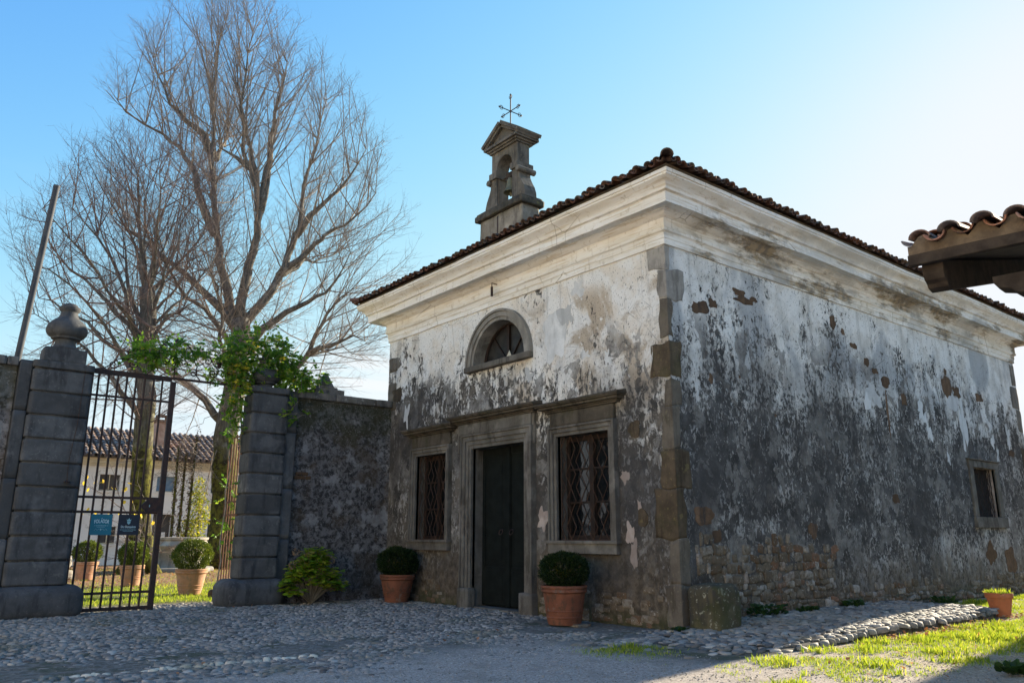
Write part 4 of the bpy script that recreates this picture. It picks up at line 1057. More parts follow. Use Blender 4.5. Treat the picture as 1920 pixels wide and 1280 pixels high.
for i in range(3): m.cv = .8; m.rock(.06 + i * .13, .18 + i * .13, -.215, -.1, 2.46 + .0 * i, 2.53, .01, 4, .006, 5, i)
for i in range(2): m.cv = .8; m.rock(.10 + i * .14, .23 + i * .14, -.215, -.1, 2.54, 2.61, .01, 4, .006, 5, i + 7)
m.build('exposed_bricks', M['rust_patch'], w1, smooth=True)
yard_wall(-14.5, -7.43, 'rough dark wall left of the urn pillar', 14)

# ------------------------------------------------------------------ iron gate
YG = 8.36
def iron_gate():
    t = empty('iron_gate', (-6.22, YG, 0), 0, 'closed leaf of dark iron bar gate carrying two signs', 'gate')
    def part(m, name, mat, par=t, **k):
        m.v = [(a + 6.22, b - YG, c) for a, b, c in m.v]; return m.build(name, mat, par, **k)
    m = MB(); m.bar((-4.81, YG, .0), (-4.81, YG, 4.22), .095, .07); part(m, 'post', M['iron'])
    m = MB(); m.bar((-6.24, YG, .0), (-6.24, YG, 4.27), .05, .05); part(m, 'hinge_stile', M['iron'])
    for z, h in ((4.24, .05), (3.82, .04), (1.985, .045), (1.725, .045), (.325, .045), (.05, .06)):
        m = MB(); m.box(-6.22, -4.84, YG - .012, YG + .012, z - h / 2, z + h / 2); part(m, 'rail', M['iron'])
    for i in range(8):
        x = -6.118 + i * .1585
        if i == 0: x = -6.125
        m = MB(); m.tube([(x, YG, .03), (x, YG, 4.22)], .0195, 8); part(m, 'bar', M['iron'])
    m = MB(); xs = [(-4.85, 2.0), (-5.05, 1.98), (-5.06, 1.955), (-5.09, 1.92), (-5.14, 1.875), (-5.15, 1.83), (-5.12, 1.79), (-5.08, 1.76), (-5.07, 1.725), (-4.85, 1.725)]
    n = len(xs); m.add([(x, YG - .03, z) for x, z in xs] + [(x, YG + .03, z) for x, z in xs], [tuple(range(n)), tuple(range(2 * n - 1, n - 1, -1))] + [(i, (i + 1) % n, n + (i + 1) % n, n + i) for i in range(n)])
    lk = part(m, 'lock_case', M['iron'])
    m = MB(); m.box(-5.018, -5.004, YG - .034, YG - .0305, 1.83, 1.87); part(m, 'keyhole', M['signpale'], lk)
iron_gate()
def spiral(m, cx, cz, r0, turns, a0, sg, th=.011, y=YG, tail=None):
    n = int(14 * turns); pts = []
    for i in range(n + 1):
        f = i / n; a = a0 + sg * f * turns * 2 * math.pi; r = r0 * (1 - .82 * f); pts.append((cx + r * math.cos(a), y, cz + r * math.sin(a)))
    if tail: pts = tail + pts
    m.tube(pts, th, 6)
def overthrow():
    t = empty('gate_overthrow', (-4.81, YG, 4.25), 0, 'wrought iron scroll crest spanning the gateway, half hidden by climber', 'ironwork')
    def part(m, name, mat, par=t, **k):
        m.v = [(a + 4.81, b - YG, c - 4.25) for a, b, c in m.v]; return m.build(name, mat, par, **k)
    m = MB(); m.bar((-6.3, YG, 4.29), (-3.40, YG, 4.29), .04, .045); part(m, 'bar', M['iron'])
    m = MB()
    for sg in (1, -1):
        X = lambda v: -4.81 + sg * v
        spiral(m, X(1.10), 4.42, .10, 1.5, math.pi / 2 if sg > 0 else math.pi / 2, sg)
        m.tube([(X(1.38), YG, 4.31), (X(1.25), YG, 4.33), (X(1.14), YG, 4.42), (X(1.02), YG, 4.54), (X(.88), YG, 4.56), (X(.80), YG, 4.48)], .012, 6)
        spiral(m, X(.74), 4.48, .085, 1.4, 0 if sg > 0 else math.pi, -sg)
        spiral(m, X(.62), 4.72, .10, 1.5, math.pi, -sg)
        m.tube([(X(.86), YG, 4.55), (X(.74), YG, 4.66), (X(.70), YG, 4.74)], .012, 6)
        m.tube([(X(.5), YG, 4.31), (X(.40), YG, 4.42), (X(.42), YG, 4.58), (X(.54), YG, 4.66)], .012, 6)
        spiral(m, X(.36), 4.44, .08, 1.3, math.pi / 2, -sg)
        m.tube([(X(.42), YG, 4.58), (X(.32), YG, 4.74), (X(.30), YG, 4.90), (X(.18), YG, 5.0)], .012, 6)
        spiral(m, X(.22), 4.88, .09, 1.4, 0 if sg < 0 else math.pi, sg)
        spiral(m, X(.16), 4.62, .08, 1.3, -math.pi / 2, sg)
    m.tube([(-4.81, YG, 4.3), (-4.81, YG, 5.0), (-4.81, YG, 5.12)], [.014, .012, .002], 6)
    for x, z in ((-4.81, 5.0), (-3.96, 4.66), (-5.66, 4.66)): m.lathe([(0, -.07), (.05, -.03), (.03, 0), (.055, .04), (0, .1)], (x, YG, z), 8)
    part(m, 'scrollwork', M['iron'])
overthrow()
def open_leaf():
    t = empty('iron_gate', (-3.35, YG, 0), 0, 'rusty gate leaf swung open against the climber pillar', 'gate')
    m = MB()
    for i in range(6):
        y = .10 + i * .145; m = MB(); m.tube([(.03, y, .06), (.03, y, 3.35)], .014, 6); m.build('bar', M['iron_rust'], t)
    for z in (.08, .34, 1.72, 1.98, 3.3): m = MB(); m.bar((.03, .05, z), (.03, .86, z), .015, .04); m.build('rail', M['iron_rust'], t)
open_leaf()
def text_part(s, size, loc, parent, mat, name='lettering', sx=1.0, arc=None, bold=0.0):
    """flat lettering facing -y, centred at loc (local to parent)"""
    objs = []
    chars = [(s, 0, 0, 0)]
    if arc:
        n = len(s); wch = size * .66 * sx; chars = []
        for i, ch in enumerate(s):
            u = (i - (n - 1) / 2) * wch; chars.append((ch, u, -arc * u * u, -2 * arc * u))
    mb = MB()
    for ch, u, dz, ang in chars:
        cu = bpy.data.curves.new('txt', 'FONT'); cu.body = ch; cu.size = size; cu.align_x = 'CENTER'; cu.align_y = 'CENTER'; cu.offset = bold; cu.extrude = .0006
        o = bpy.data.objects.new('txt', cu); COL.objects.link(o); dg = bpy.context.evaluated_depsgraph_get(); me = bpy.data.meshes.new_from_object(o.evaluated_get(dg))
        ca, sa = math.cos(ang), math.sin(ang)
        mb.add([(loc[0] + u + (v.co.x * ca - v.co.y * sa) * sx, loc[1] - v.co.z, loc[2] + dz + v.co.x * sa + v.co.y * ca) for v in me.vertices], [tuple(p.vertices) for p in me.polygons])
        bpy.data.objects.remove(o); bpy.data.meshes.remove(me)
    return mb.build(name, mat, parent)
def fine_print(parent, rows, mat):
    """print too small to read in the photograph: rows of tiny word-length strokes"""
    m = MB(); r = random.Random(5)
    for z, half_w, h in rows:
        u = -half_w
        while u < half_w - .004:
            L = min(r.uniform(.010, .026), half_w - u); m.box(u, u + L, -.0015, -.0005, z - h / 2, z + h / 2); u += L + .005
    m.build('fine_print', mat, parent)
def signs():
    for x, mat, lab in ((-5.79, 'teal', 'square teal sign reading FOLADOR on the iron gate'), (-5.335, 'navy', 'square navy sign with a pale crest on the iron gate')):
        t = empty('gate_sign', (x, YG - .022, 1.505), 0, lab, 'sign')
        m = MB(); m.box(-.178, .178, 0, .006, -.182, .182); m.build('board', M[mat], t, bevel=.001)
        if mat == 'teal':
            text_part('FOLADOR', .088, (0, -.0012, .058), t, M['signwhite'], sx=.62, arc=.9, bold=.0015)
            fine_print(t, [(-.018, .082, .011), (-.045, .07, .006)], M['signpale'])
            m = MB(); m.bar((-.115, -.0012, -.018), (-.09, -.0012, -.018), .002, .003); m.bar((.09, -.0012, -.018), (.115, -.0012, -.018), .002, .003)
            m.add([(-.012, -.001, .105), (.012, -.001, .125), (.002, -.001, .108)], [(0, 1, 2)]); m.add([(-.02, -.001, .10), (.0, -.001, .112), (.02, -.001, .10), (0, -.001, .106)], [(0, 1, 2, 3)])
            m.build('mark', M['signwhite'], t)
            m = MB()
            for sg in (1, -1):
                pts = [(sg * (.02 + .085 * i / 12), -.0015, -.085 + .014 * math.sin(i * .9)) for i in range(13)]; m.tube(pts, .0022, 4)
            m.add([(0, -.0015, -.062), (.014, -.0015, -.085), (0, -.0015, -.108), (-.014, -.0015, -.085)], [(0, 1, 2, 3)]); m.build('ornament', M['signpale'], t)
        else:
            text_part('De Gianquinto', .052, (0, -.0012, -.035), t, M['signwhite'], sx=.82, bold=.0006)
            m = MB(); m.bar((-.12, -.0012, -.066), (.12, -.0012, -.066), .002, .0022); m.build('line', M['signpale'], t)
            fine_print(t, [(-.088, .135, .008), (-.113, .085, .007)], M['signpale'])
            m = MB()
            m.add([(-.028, -.0012, .06), (.028, -.0012, .06), (.026, -.0012, .03), (0, -.0012, .004), (-.026, -.0012, .03)], [(0, 1, 2, 3, 4)])
            m.add([(-.03, -.0012, .066), (.03, -.0012, .066), (.04, -.0012, .10), (.018, -.0012, .085), (0, -.0012, .122), (-.018, -.0012, .085), (-.04, -.0012, .10)], [(0, 1, 2, 3, 4, 5, 6)])
            m.build('crest', M['signpale'], t)
signs()

# ------------------------------------------------------------------ climber over pillar and crest
lrng = np.random.default_rng(21)
def climber():
    t = empty('climbing_plant', (-3.0, 8.5, 0), 0, 'green climber with a few yellow leaves sprawling over gate crest and pillar', 'climber')
    clusters = [  # centre x,y,z  radii  n sprays
        ((-5.15, 8.36, 4.80), (.62, .30, .20), 95), ((-5.5, 8.4, 4.66), (.3, .25, .14), 25), ((-4.55, 8.4, 4.9), (.4, .25, .2), 22), ((-3.62, 8.4, 5.02), (.26, .32, .42), 80), ((-3.45, 8.3, 4.62), (.28, .35, .32), 75),
        ((-2.85, 8.3, 4.98), (.5, .42, .38), 150), ((-2.5, 8.3, 4.62), (.42, .40, .30), 105), ((-2.0, 8.35, 4.62), (.35, .3, .22), 40), ((-3.05, 8.45, 5.38), (.32, .3, .22), 40), ((-1.75, 8.4, 4.45), (.25, .2, .12), 14),
        ((-3.9, 8.35, 4.72), (.25, .3, .4), 45), ((-3.62, 8.25, 4.05), (.18, .22, .42), 46), ((-3.56, 8.4, 3.45), (.12, .15, .35), 20), ((-3.42, 8.62, 2.2), (.06, .1, .3), 7), ((-3.42, 8.62, 1.3), (.06, .1, .4), 9), ((-2.42, 8.0, 3.85), (.14, .08, .22), 10)]
    P = []; D = []; SZ = []; VR = []; stems = []
    for (c_, r_, n) in clusters:
        for i in range(int(n * 1.12)):
            v = lrng.normal(size=3); v /= np.linalg.norm(v); v *= lrng.random() ** .4
            p = np.array(c_) + v * np.array(r_)
            d = v * .6 + lrng.normal(0, .5, 3) + np.array([0, -.3, -.25]); d /= np.linalg.norm(d)
            side = np.cross(d, [0, 0, 1]); side /= np.linalg.norm(side) + 1e-6
            L = lrng.uniform(.14, .26); yellow = (lrng.random() < .02) or (abs(c_[0] + 3.45) < .3 and p[2] < 4.75 and p[2] > 4.3 and p[0] < -3.45 and lrng.random() < .4)
            base = lrng.uniform(.0, .8)
            for k in range(4):
                q = p + d * L * (k + 1) / 4.5 + np.array([0, 0, -.02 * k * k * L])
                for sg in (1, -1):
                    P.append(q); D.append(side * sg + d * .6 + np.array([0, 0, -.25])); SZ.append(lrng.uniform(.065, .10)); VR.append(lrng.uniform(.94, 1) if yellow else min(.9, max(0, base + lrng.normal(0, .12))))
            P.append(p + d * L); D.append(d); SZ.append(.09); VR.append(lrng.uniform(.94, 1) if yellow else base)
            if i % 2 == 0: stems.append([p - d * .12, p, p + d * L * .5, p + d * L])
    shape = LEAF_POINT * np.array([1, 1.15, 1])
    V, F, W = leaves(np.array(P), np.array(D), np.array(SZ), shape, lrng, 0, np.array(VR))
    V = V - np.array([-3.0, 8.5, 0])
    link('foliage', fast_mesh('foliage', V, F, W), t, M['vine'])
    P4 = np.array(stems) - np.array([-3.0, 8.5, 0]); V, F = tubes_batch(P4, np.full(P4.shape[:2], .004), 4)
    m = MB(); m.v = [tuple(v) for v in V]; m.f = [tuple(f) for f in F]; m.var = [.5] * len(V)
    r = random.Random(2)
    def wander(a, b, n, amp, r0, r1):
        a = Vector(a); b = Vector(b); pts = [a.lerp(b, i / n) + Vector((r.uniform(-amp, amp), r.uniform(-amp, amp), r.uniform(-amp, amp))) * (0 if i in (0,) else 1) for i in range(n + 1)]
        m.tube([p - Vector((-3.0, 8.5, 0)) for p in pts], [r0 + (r1 - r0) * i / n for i in range(n + 1)], 5)
    wander((-2.9, 8.6, 0), (-3.5, 8.5, 4.4), 14, .05, .03, .018); wander((-3.6, 8.45, .1), (-3.55, 8.4, 4.3), 12, .04, .014, .01)
    wander((-3.5, 8.5, 4.4), (-5.5, 8.4, 4.5), 12, .06, .016, .008); wander((-3.3, 8.3, 4.4), (-4.6, 8.3, 5.3), 9, .06, .01, .005); wander((-3.4, 8.3, 4.2), (-4.5, 8.2, 3.3), 9, .07, .008, .004)
    wander((-3.0, 8.3, 4.7), (-1.7, 8.3, 4.6), 9, .07, .012, .005); wander((-3.4, 8.3, 3.9), (-4.3, 8.3, 3.75), 7, .07, .007, .003)
    for i in range(18): wander((-3.1 + r.uniform(-.3, .3), 8.4, 4.8), (-3.1 + r.uniform(-.9, 1.0), 8.35 + r.uniform(-.4, .3), 4.9 + r.uniform(-.3, .7)), 6, .05, .007, .003)
    m.build('stems', M['vinestem'], t)
climber()

# ------------------------------------------------------------------ pots and shrubs
def pot_mesh(mb, rt_, rb, h, bands=1, rim=.11):
    pr = [(0, 0), (rb, 0), (rb + .004, .02)]
    n = 10; hr = h - rim
    for i in range(1, n + 1):
        f = i / n; r = rb + (rt_ * .90 - rb) * f ** .9; z = hr * f; pr.append((r, z))
        for bz in ([.42, .2] if bands > 1 else [.45]):
            if abs(f - bz) < .06: pr += [(r + .010, z + .008), (r + .012, z + .018), (r + .002, z + .03)]
    pr += [(rt_ * .93, hr + .003), (rt_ * .985, hr + .02), (rt_ * .985, hr + rim * .45), (rt_ * .955, hr + rim * .5), (rt_ * .96, hr + rim * .58), (rt_, hr + rim * .72), (rt_, h - .012), (rt_ * .975, h), (rt_ * .90, h), (rt_ * .86, h - .05), (0, h - .05)]
    mb.lathe(pr, (0, 0, 0), 40)
def ball_mesh(rx, rz, zc, n, rngb, size=.034, flat=1.0, seedv=0):
    k = n; v = rngb.normal(size=(k, 3)); v /= np.linalg.norm(v, axis=1, keepdims=True)
    lump = np.array([1 + .13 * mnoise.noise(Vector((a * 2.6 + seedv, b * 2.6, c_ * 2.6))) + .05 * mnoise.noise(Vector((a * 6, b * 6 + seedv, c_ * 6))) for a, b, c_ in v])
    rr = (rngb.uniform(.86, 1.02, k)) * lump
    p = v.copy(); p[:, 2] = np.sign(p[:, 2]) * np.abs(p[:, 2]) ** flat
    P = p * rr[:, None] * np.array([rx, rx, rz]); P[:, 2] += zc
    D = v + rngb.normal(0, .55, (k, 3)) + np.array([0, 0, .35])
    st = rngb.random(len(P)) < .045; P[st] = (P[st] - np.array([0, 0, zc])) * rngb.uniform(1.03, 1.12, (st.sum(), 1)) + np.array([0, 0, zc])
    kp = P[:, 2] > zc - rz * .92; P = P[kp]; D = D[kp]
    sh = LEAF_POINT * np.array([1, 1.1, 1]); var = np.clip(rngb.normal(.45, .25, len(P)), 0, 1)
    return leaves(P, D, rngb.uniform(size * .7, size * 1.2, len(P)), sh, rngb, 0, var)
def potted_box(loc, rt_, rb, h, bx, bz, label, group, potm, leafm, rz=0, n=5200, bands=1, flat=1.0, seed=1, size=.034):
    t = empty('potted_boxwood', (*loc, .02), rz, label, 'potted shrub', group)
    m = MB(); pot_mesh(m, rt_, rb, h, bands); p = m.build('pot', M[potm], t, smooth=True, auto=True)
    m = MB(); m.lathe([(0, h - .045), (rt_ * .86, h - .045)], (0, 0, 0), 20); m.build('soil', M['soil'], t)
    rb_ = np.random.default_rng(seed); zc = h + bz * .86
    parts = [ball_mesh(bx, bz, zc, n, rb_, size, flat, seed), ball_mesh(bx * .86, bz * .86, zc, n // 3, rb_, size * 1.3, flat, seed)]
    V, F, W = merge(parts); sh = link('shrub', fast_mesh('shrub', V, F, W), t, M[leafm])
    m = MB(); m.tube([(0, 0, h - .06), (.01, .01, h + .2), (0, 0, zc)], [.03, .025, .02], 8)
    r = random.Random(seed)
    for i in range(26):
        a = r.uniform(0, 6.28); e = r.uniform(-.2, 1.2); m.tube([(0, 0, h + .08), (bx * .45 * math.cos(a), bx * .45 * math.sin(a), zc + bz * .35 * math.sin(e)), (bx * .88 * math.cos(a) * math.cos(e), bx * .88 * math.sin(a) * math.cos(e), zc + bz * .86 * math.sin(e))], [.012, .008, .003], 5)
    m.build('stems', M['bark'], sh)
    return t
G1 = 'boxwood balls in terracotta pots by the chapel door'; G2 = 'boxwood balls in terracotta pots inside the gate'
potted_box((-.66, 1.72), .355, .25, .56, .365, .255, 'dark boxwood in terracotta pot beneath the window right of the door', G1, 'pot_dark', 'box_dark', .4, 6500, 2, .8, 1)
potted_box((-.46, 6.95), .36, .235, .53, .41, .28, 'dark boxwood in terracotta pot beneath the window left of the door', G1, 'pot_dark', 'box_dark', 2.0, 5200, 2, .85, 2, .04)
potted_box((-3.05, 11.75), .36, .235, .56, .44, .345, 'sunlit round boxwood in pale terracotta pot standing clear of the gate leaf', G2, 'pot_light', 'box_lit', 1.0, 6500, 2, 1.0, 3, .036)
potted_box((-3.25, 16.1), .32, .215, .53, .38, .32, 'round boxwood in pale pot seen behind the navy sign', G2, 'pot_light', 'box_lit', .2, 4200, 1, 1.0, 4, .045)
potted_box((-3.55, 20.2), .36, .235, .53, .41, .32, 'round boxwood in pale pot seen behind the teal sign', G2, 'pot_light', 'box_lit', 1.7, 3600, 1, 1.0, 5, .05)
m = MB(); m.box(-.72, -.45, 1.38, 1.66, -.0, .035); m.v = [(a, b - .02, c) for a, b, c in m.v]
tag(m.build('brick', M['rubble'], None, bevel=.005), 'flat brick wedged beneath the nearest terracotta pot', 'brick')
def grass_pot():
    t = empty('flower_pot', (5.86, -1.92, .01), .3, 'plain orange terracotta pot with grassy weeds at the far end of the side wall', 'flower pot')
    m = MB(); m.lathe([(0, 0), (.135, 0), (.14, .02), (.188, .285), (.20, .29), (.208, .30), (.21, .37), (.205, .378), (.19, .375), (.18, .33), (0, .33)], (0, 0, 0), 36); m.build('pot', M['pot_orange'], t, smooth=True, auto=True)
    m = MB(); m.lathe([(0, .335), (.182, .335)], (0, 0, 0), 16); m.build('soil', M['soil'], t)
    r = np.random.default_rng(5); n = 320; a = r.uniform(0, 6.28, n); rr = .17 * np.sqrt(r.random(n)); P = np.stack([rr * np.cos(a), rr * np.sin(a), np.full(n, .33)], -1)
    D = np.stack([np.cos(a) * .6, np.sin(a) * .6, np.full(n, .9)], -1) + r.normal(0, .35, (n, 3)); V, F, W = leaves(P, D, r.uniform(.05, .14, n), LEAF_POINT * np.array([1, .28, 1.5]), r)
    V2, F2, W2 = leaves(P[:120] + np.array([0, 0, .03]), D[:120] * np.array([1, 1, .4]), .06, LEAF_POINT, r); V, F, W = merge([(V, F, W), (V2, F2, W2)])
    link('weeds', fast_mesh('weeds', V, F, W), t, M['grass'])
grass_pot()
def hydrangea():
    t = empty('hydrangea', (-1.95, 7.75, 0), 0, 'broad leaved yellow green hydrangea at the foot of the climber pillar', 'shrub')
    r = np.random.default_rng(9); P = []; D = []; SZ = []; VR = []; m = MB(); pr = random.Random(3)
    for i in range(160):
        a = pr.uniform(0, 6.28); e = pr.uniform(-.05, 1.5); L = pr.uniform(.75, 1.0)
        tip = Vector((.74 * math.cos(a) * math.cos(e) * L, .42 * math.sin(a) * math.cos(e) * L - .1, .24 + .86 * math.sin(e) * L)); mid = tip * .5 + Vector((0, 0, .12))
        m.tube([(0, 0, 0), mid, tip], [.009, .007, .004], 5)
        for k in range(11):
            f = 1 - (k // 2) * .13; q = mid.lerp(tip, f) if f > .3 else mid
            an = (k % 2) * math.pi + k * .8 + pr.random(); d = Vector((math.cos(an), math.sin(an), pr.uniform(-.35, .3)))
            P.append(tuple(q)); D.append(tuple(d)); SZ.append(pr.uniform(.10, .16) * (1 - .15 * (k < 2))); VR.append(min(1, max(0, pr.gauss(.42, .25) + (.1 if tip.z < .6 else 0))))
    V, F, W = leaves(np.array(P), np.array(D), np.array(SZ), LEAF_ROUND, r, 1.2, np.array(VR))
    link('foliage', fast_mesh('foliage', V, F, W), t, M['hydr']); m.build('stems', M['vinestem'], t)
    for (x, y, z) in ((-.42, -.1, 1.0), (-.2, -.2, .92), (.3, -.2, .82), (-.5, -.15, .75), (.0, -.35, .62)):
        n = 60; v = r.normal(size=(n, 3)); v /= np.linalg.norm(v, axis=1, keepdims=True); V, F, W = leaves(v * .05 + np.array([x, y, z]), v, .032, LEAF_ROUND, r); link('flower_head', fast_mesh('flower_head', V, F, W), t, M['drybloom'])
M['drybloom'] = leaf_mat('dried_bloom', [(0, (.22, .12, .08)), (1, (.36, .27, .16))], .3)
hydrangea()


# ------------------------------------------------------------------ bare lindens
Fh = np.array([math.cos(rad(51.06)), math.sin(rad(51.06)), 0]); Rh = np.array([math.sin(rad(51.06)), -math.cos(rad(51.06)), 0]); Zh = np.array([0, 0, 1.0])
def linden(base, trunk, limbs, env, label, seed, r_base, twigmat, nshoot, z_fork, side_copies=1, limb_r=.17, nfill=300):
    t = empty('linden_tree', (base[0], base[1], 0), 0, label, 'tree', 'bare lindens behind the gate')
    r = np.random.default_rng(seed); pr = random.Random(seed)
    def w(s, d, z): return Rh * s + Fh * d + Zh * z
    envz = np.array([e[0] for e in env]); envl = np.array([e[1] for e in env]); envr = np.array([e[2] for e in env])
    def inside(p):
        z = p[2]
        if z > envz[-1] or z < envz[0]: return False
        s = p @ Rh; d = p @ Fh; lo = np.interp(z, envz, envl); hi = np.interp(z, envz, envr); c_ = (lo + hi) / 2; R_ = (hi - lo) / 2
        return ((s - c_) / R_) ** 2 + (d / (R_ * .95)) ** 2 < 1
    m = MB()
    tp = [w(s, 0, z) for s, z in trunk]; n = len(tp)
    rs = [r_base * (1.55 if i == 0 else 1.0 - .28 * i / n) for i in range(n)]
    # finer trunk
    pts = []; rr = []
    for i in range(n - 1):
        for f in (0, .33, .66): pts.append(tp[i] * (1 - f) + tp[i + 1] * f + r.normal(0, .02, 3)); rr.append(rs[i] * (1 - f) + rs[i + 1] * f)
    pts.append(tp[-1]); rr.append(rs[-1]); rr[1] = r_base * 1.18; m.tube(pts, rr, 14)
    for a in range(7): # root flare
        an = a * .9; m.tube([(r_base * 1.9 * math.cos(an), r_base * 1.9 * math.sin(an), -.1), (r_base * 1.0 * math.cos(an), r_base * 1.0 * math.sin(an), .35), (r_base * .5 * math.cos(an), r_base * .5 * math.sin(an), 1.3)], [.16, .22, .2], 7)
    L3 = []
    for li, lb in enumerate(limbs):
        dslope = pr.uniform(-.35, .35)
        arr = [np.array(q) for q in lb]; s0 = arr[0]
        d0 = 0.0; best = .6
        for prev in L3:
            for q in prev:
                dq = math.hypot(q @ Rh - s0[0], q[2] - s0[1])
                if dq < best: best = dq; d0 = q @ Fh; s0q = q
        if best < .6: arr[0] = np.array([s0q @ Rh, s0q[2]])
        L3.append([w(q[0], d0 + dslope * np.linalg.norm(q - s0) * .8, q[1]) for q in arr])
    nb = len(L3)
    for c_ in range(side_copies):
        for li in range(nb):
            if pr.random() < .55:
                ang = pr.choice([1, -1]) * pr.uniform(.9, 2.0); ca, sa = math.cos(ang), math.sin(ang); src = L3[li]; p0 = src[0]
                L3.append([p0 + np.array([(q - p0)[0] * ca - (q - p0)[1] * sa, (q - p0)[0] * sa + (q - p0)[1] * ca, (q - p0)[2] * pr.uniform(.8, 1.0)]) for q in src])
    shoots = []
    for li, lb in enumerate(L3):
        nL = len(lb); tot = sum(np.linalg.norm(lb[i + 1] - lb[i]) for i in range(nL - 1)); r0 = limb_r * min(1.15, .45 + tot / 14) * (1 if li < nb else .7)
        P_ = []; R_ = []
        for i in range(nL - 1):
            for f in (0, .5):
                k = (i + f) / (nL - 1); p = lb[i] * (1 - f) + lb[i + 1] * f
                if 0 < i + f: p = p + r.normal(0, .05, 3)
                if i > 0 and not inside(p) and p[2] > z_fork: break
                P_.append(p); R_.append(r0 * (1 - .85 * k) + .012)
            else: continue
            break
        if len(P_) < 3: continue
        R_ = [r0 * (1 - (i / (len(P_) - 1)) ** .9 * .93) + .006 for i in range(len(P_))]
        m.tube(P_, R_, 9 if li < nb else 6)
        shoots.append((P_, R_))
    m.build('trunk', M['bark'], t, smooth=True)
    # shoots, then side twigs, then twiglets
    focal = w(np.mean([trunk[-1][0]]), 0, z_fork - 1.0)
    sec = []; total = sum(len(p) for p, _ in shoots)
    for P_, R_ in shoots:
        for i in range(1, len(P_)):
            k = i / len(P_); cnt = nshoot / total * (.45 + 1.05 * k) * (1.4 if i == len(P_) - 1 else 1)
            for q in range(int(cnt) + (pr.random() < cnt % 1)):
                f = pr.random(); p = P_[i - 1] * (1 - f) + P_[i] * f
                out = p - focal; out /= np.linalg.norm(out) + 1e-6
                d = out * .60 + Zh * .36 + r.normal(0, .36, 3); d /= np.linalg.norm(d)
                sec.append((p, d, min(.026, R_[i] * .5 + .006), pr.uniform(2.0, 6.5)))
    # shoots that reach for every part of the crown
    LP = np.array([p for P_, _ in shoots for p in P_]); LR = np.array([q for _, R_ in shoots for q in R_])
    got = 0; zlo = z_fork * .75; used = np.zeros(len(LP))
    while got < nfill:
        z = pr.uniform(zlo, env[-1][0]); lo = np.interp(z, envz, envl); hi = np.interp(z, envz, envr); rr_ = (.35 + .65 * pr.random() ** .5) * .97; an = pr.uniform(0, 6.283)
        T = w((lo + hi) / 2 + (hi - lo) / 2 * rr_ * math.cos(an), (hi - lo) / 2 * .95 * rr_ * math.sin(an), z)
        dv = T - LP; dist = np.linalg.norm(dv, axis=1); cost = dist + used + 5.0 * np.maximum(0, .45 - dv[:, 2] / (dist + 1e-6)); k_ = int(np.argmin(cost))
        if dist[k_] < .8: got += .3; continue
        used += 2.2 * np.exp(-np.sum((LP - LP[k_]) ** 2, axis=1) / .35)
        sec.append((LP[k_], dv[k_] / dist[k_] + r.normal(0, .07, 3), min(.030, LR[k_] * .55 + .008), float(min(dist[k_] * 1.03, 7.5)))); got += 1
    S_, SR = [], []
    ter = []
    for p, d, r0, L in sec:
        n = 8; st = L / n; pts = [p]; q = p.copy(); dd = d.copy(); nin = n
        for k in range(n):
            out = q - focal; out /= np.linalg.norm(out) + 1e-6
            dd = dd + (out * .035 + Zh * .035) + r.normal(0, .055, 3); dd /= np.linalg.norm(dd); q2 = q + dd * st
            if not inside(q2) and q2[2] > z_fork * .8: 
                st = .02; q2 = q + dd * st; nin = min(nin, k + 1)
            q = q2; pts.append(q.copy())
        S_.append(pts); SR.append([r0 * (1 - .85 * k / n) + .002 for k in range(n + 1)])
        for k in range(1, nin + 1):
            for e in range(2 + (k % 2) if k > 1 else 1):
                f = pr.random(); b = pts[k - 1] * (1 - f) + pts[k] * f; ax = r.normal(0, 1, 3); ax -= ax @ dd * dd; ax /= np.linalg.norm(ax)
                loc = (pts[k] - pts[k - 1]); loc /= np.linalg.norm(loc) + 1e-6
                ter.append((b, loc * .8 + ax * .72, pr.uniform(.5, 1.5) * (1.15 - .5 * k / n)))
    TB = np.array([a for a, _, _ in ter]); TD = np.array([a for _, a, _ in ter]); TD /= np.linalg.norm(TD, axis=1, keepdims=True); TLn = np.array([a for _, _, a in ter])
    nT = len(TB); bend = r.normal(0, .08, (nT, 3)) + Zh * .10
    TP = np.stack([TB + (TD + bend * f) * (TLn * f)[:, None] for f in (0, .33, .66, 1.0)], 1)
    TR = np.tile(np.array([.0065, .005, .0038, .0018]), (nT, 1))
    # twiglets
    reps = 3; QB = []; QD = []
    for e in range(reps):
        f = r.uniform(.2, 1.0, nT); QB.append(TB + (TD + bend * f[:, None]) * (TLn * f)[:, None]); ax = r.normal(0, .55, (nT, 3)); QD.append(TD * .8 + ax)
    QB = np.concatenate(QB); QD = np.concatenate(QD); QD /= np.linalg.norm(QD, axis=1, keepdims=True); QL = r.uniform(.18, .55, len(QB))
    QP = np.stack([QB, QB + (QD * .5 + Zh * .02) * QL[:, None], QB + (QD + Zh * .12) * QL[:, None]], 1); QR = np.tile(np.array([.0034, .0026, .0012]), (len(QB), 1))
    a = tubes_batch(np.array(S_), np.array(SR), 5); b = tubes_batch(TP, TR, 3); c_ = tubes_batch(QP, QR, 3)
    V, F, W = merge([(v, f, np.zeros(len(v))) for v, f in (a, b, c_)])
    link('crown', fast_mesh('crown', V, F), t, M[twigmat])
    return t
TK1 = [(-0.0, -0.05), (-0.1, 1.85), (-0.24, 3.64), (-0.33, 5.47), (-0.14, 7.59), (-0.02, 9.52), (-0.13, 10.76)]
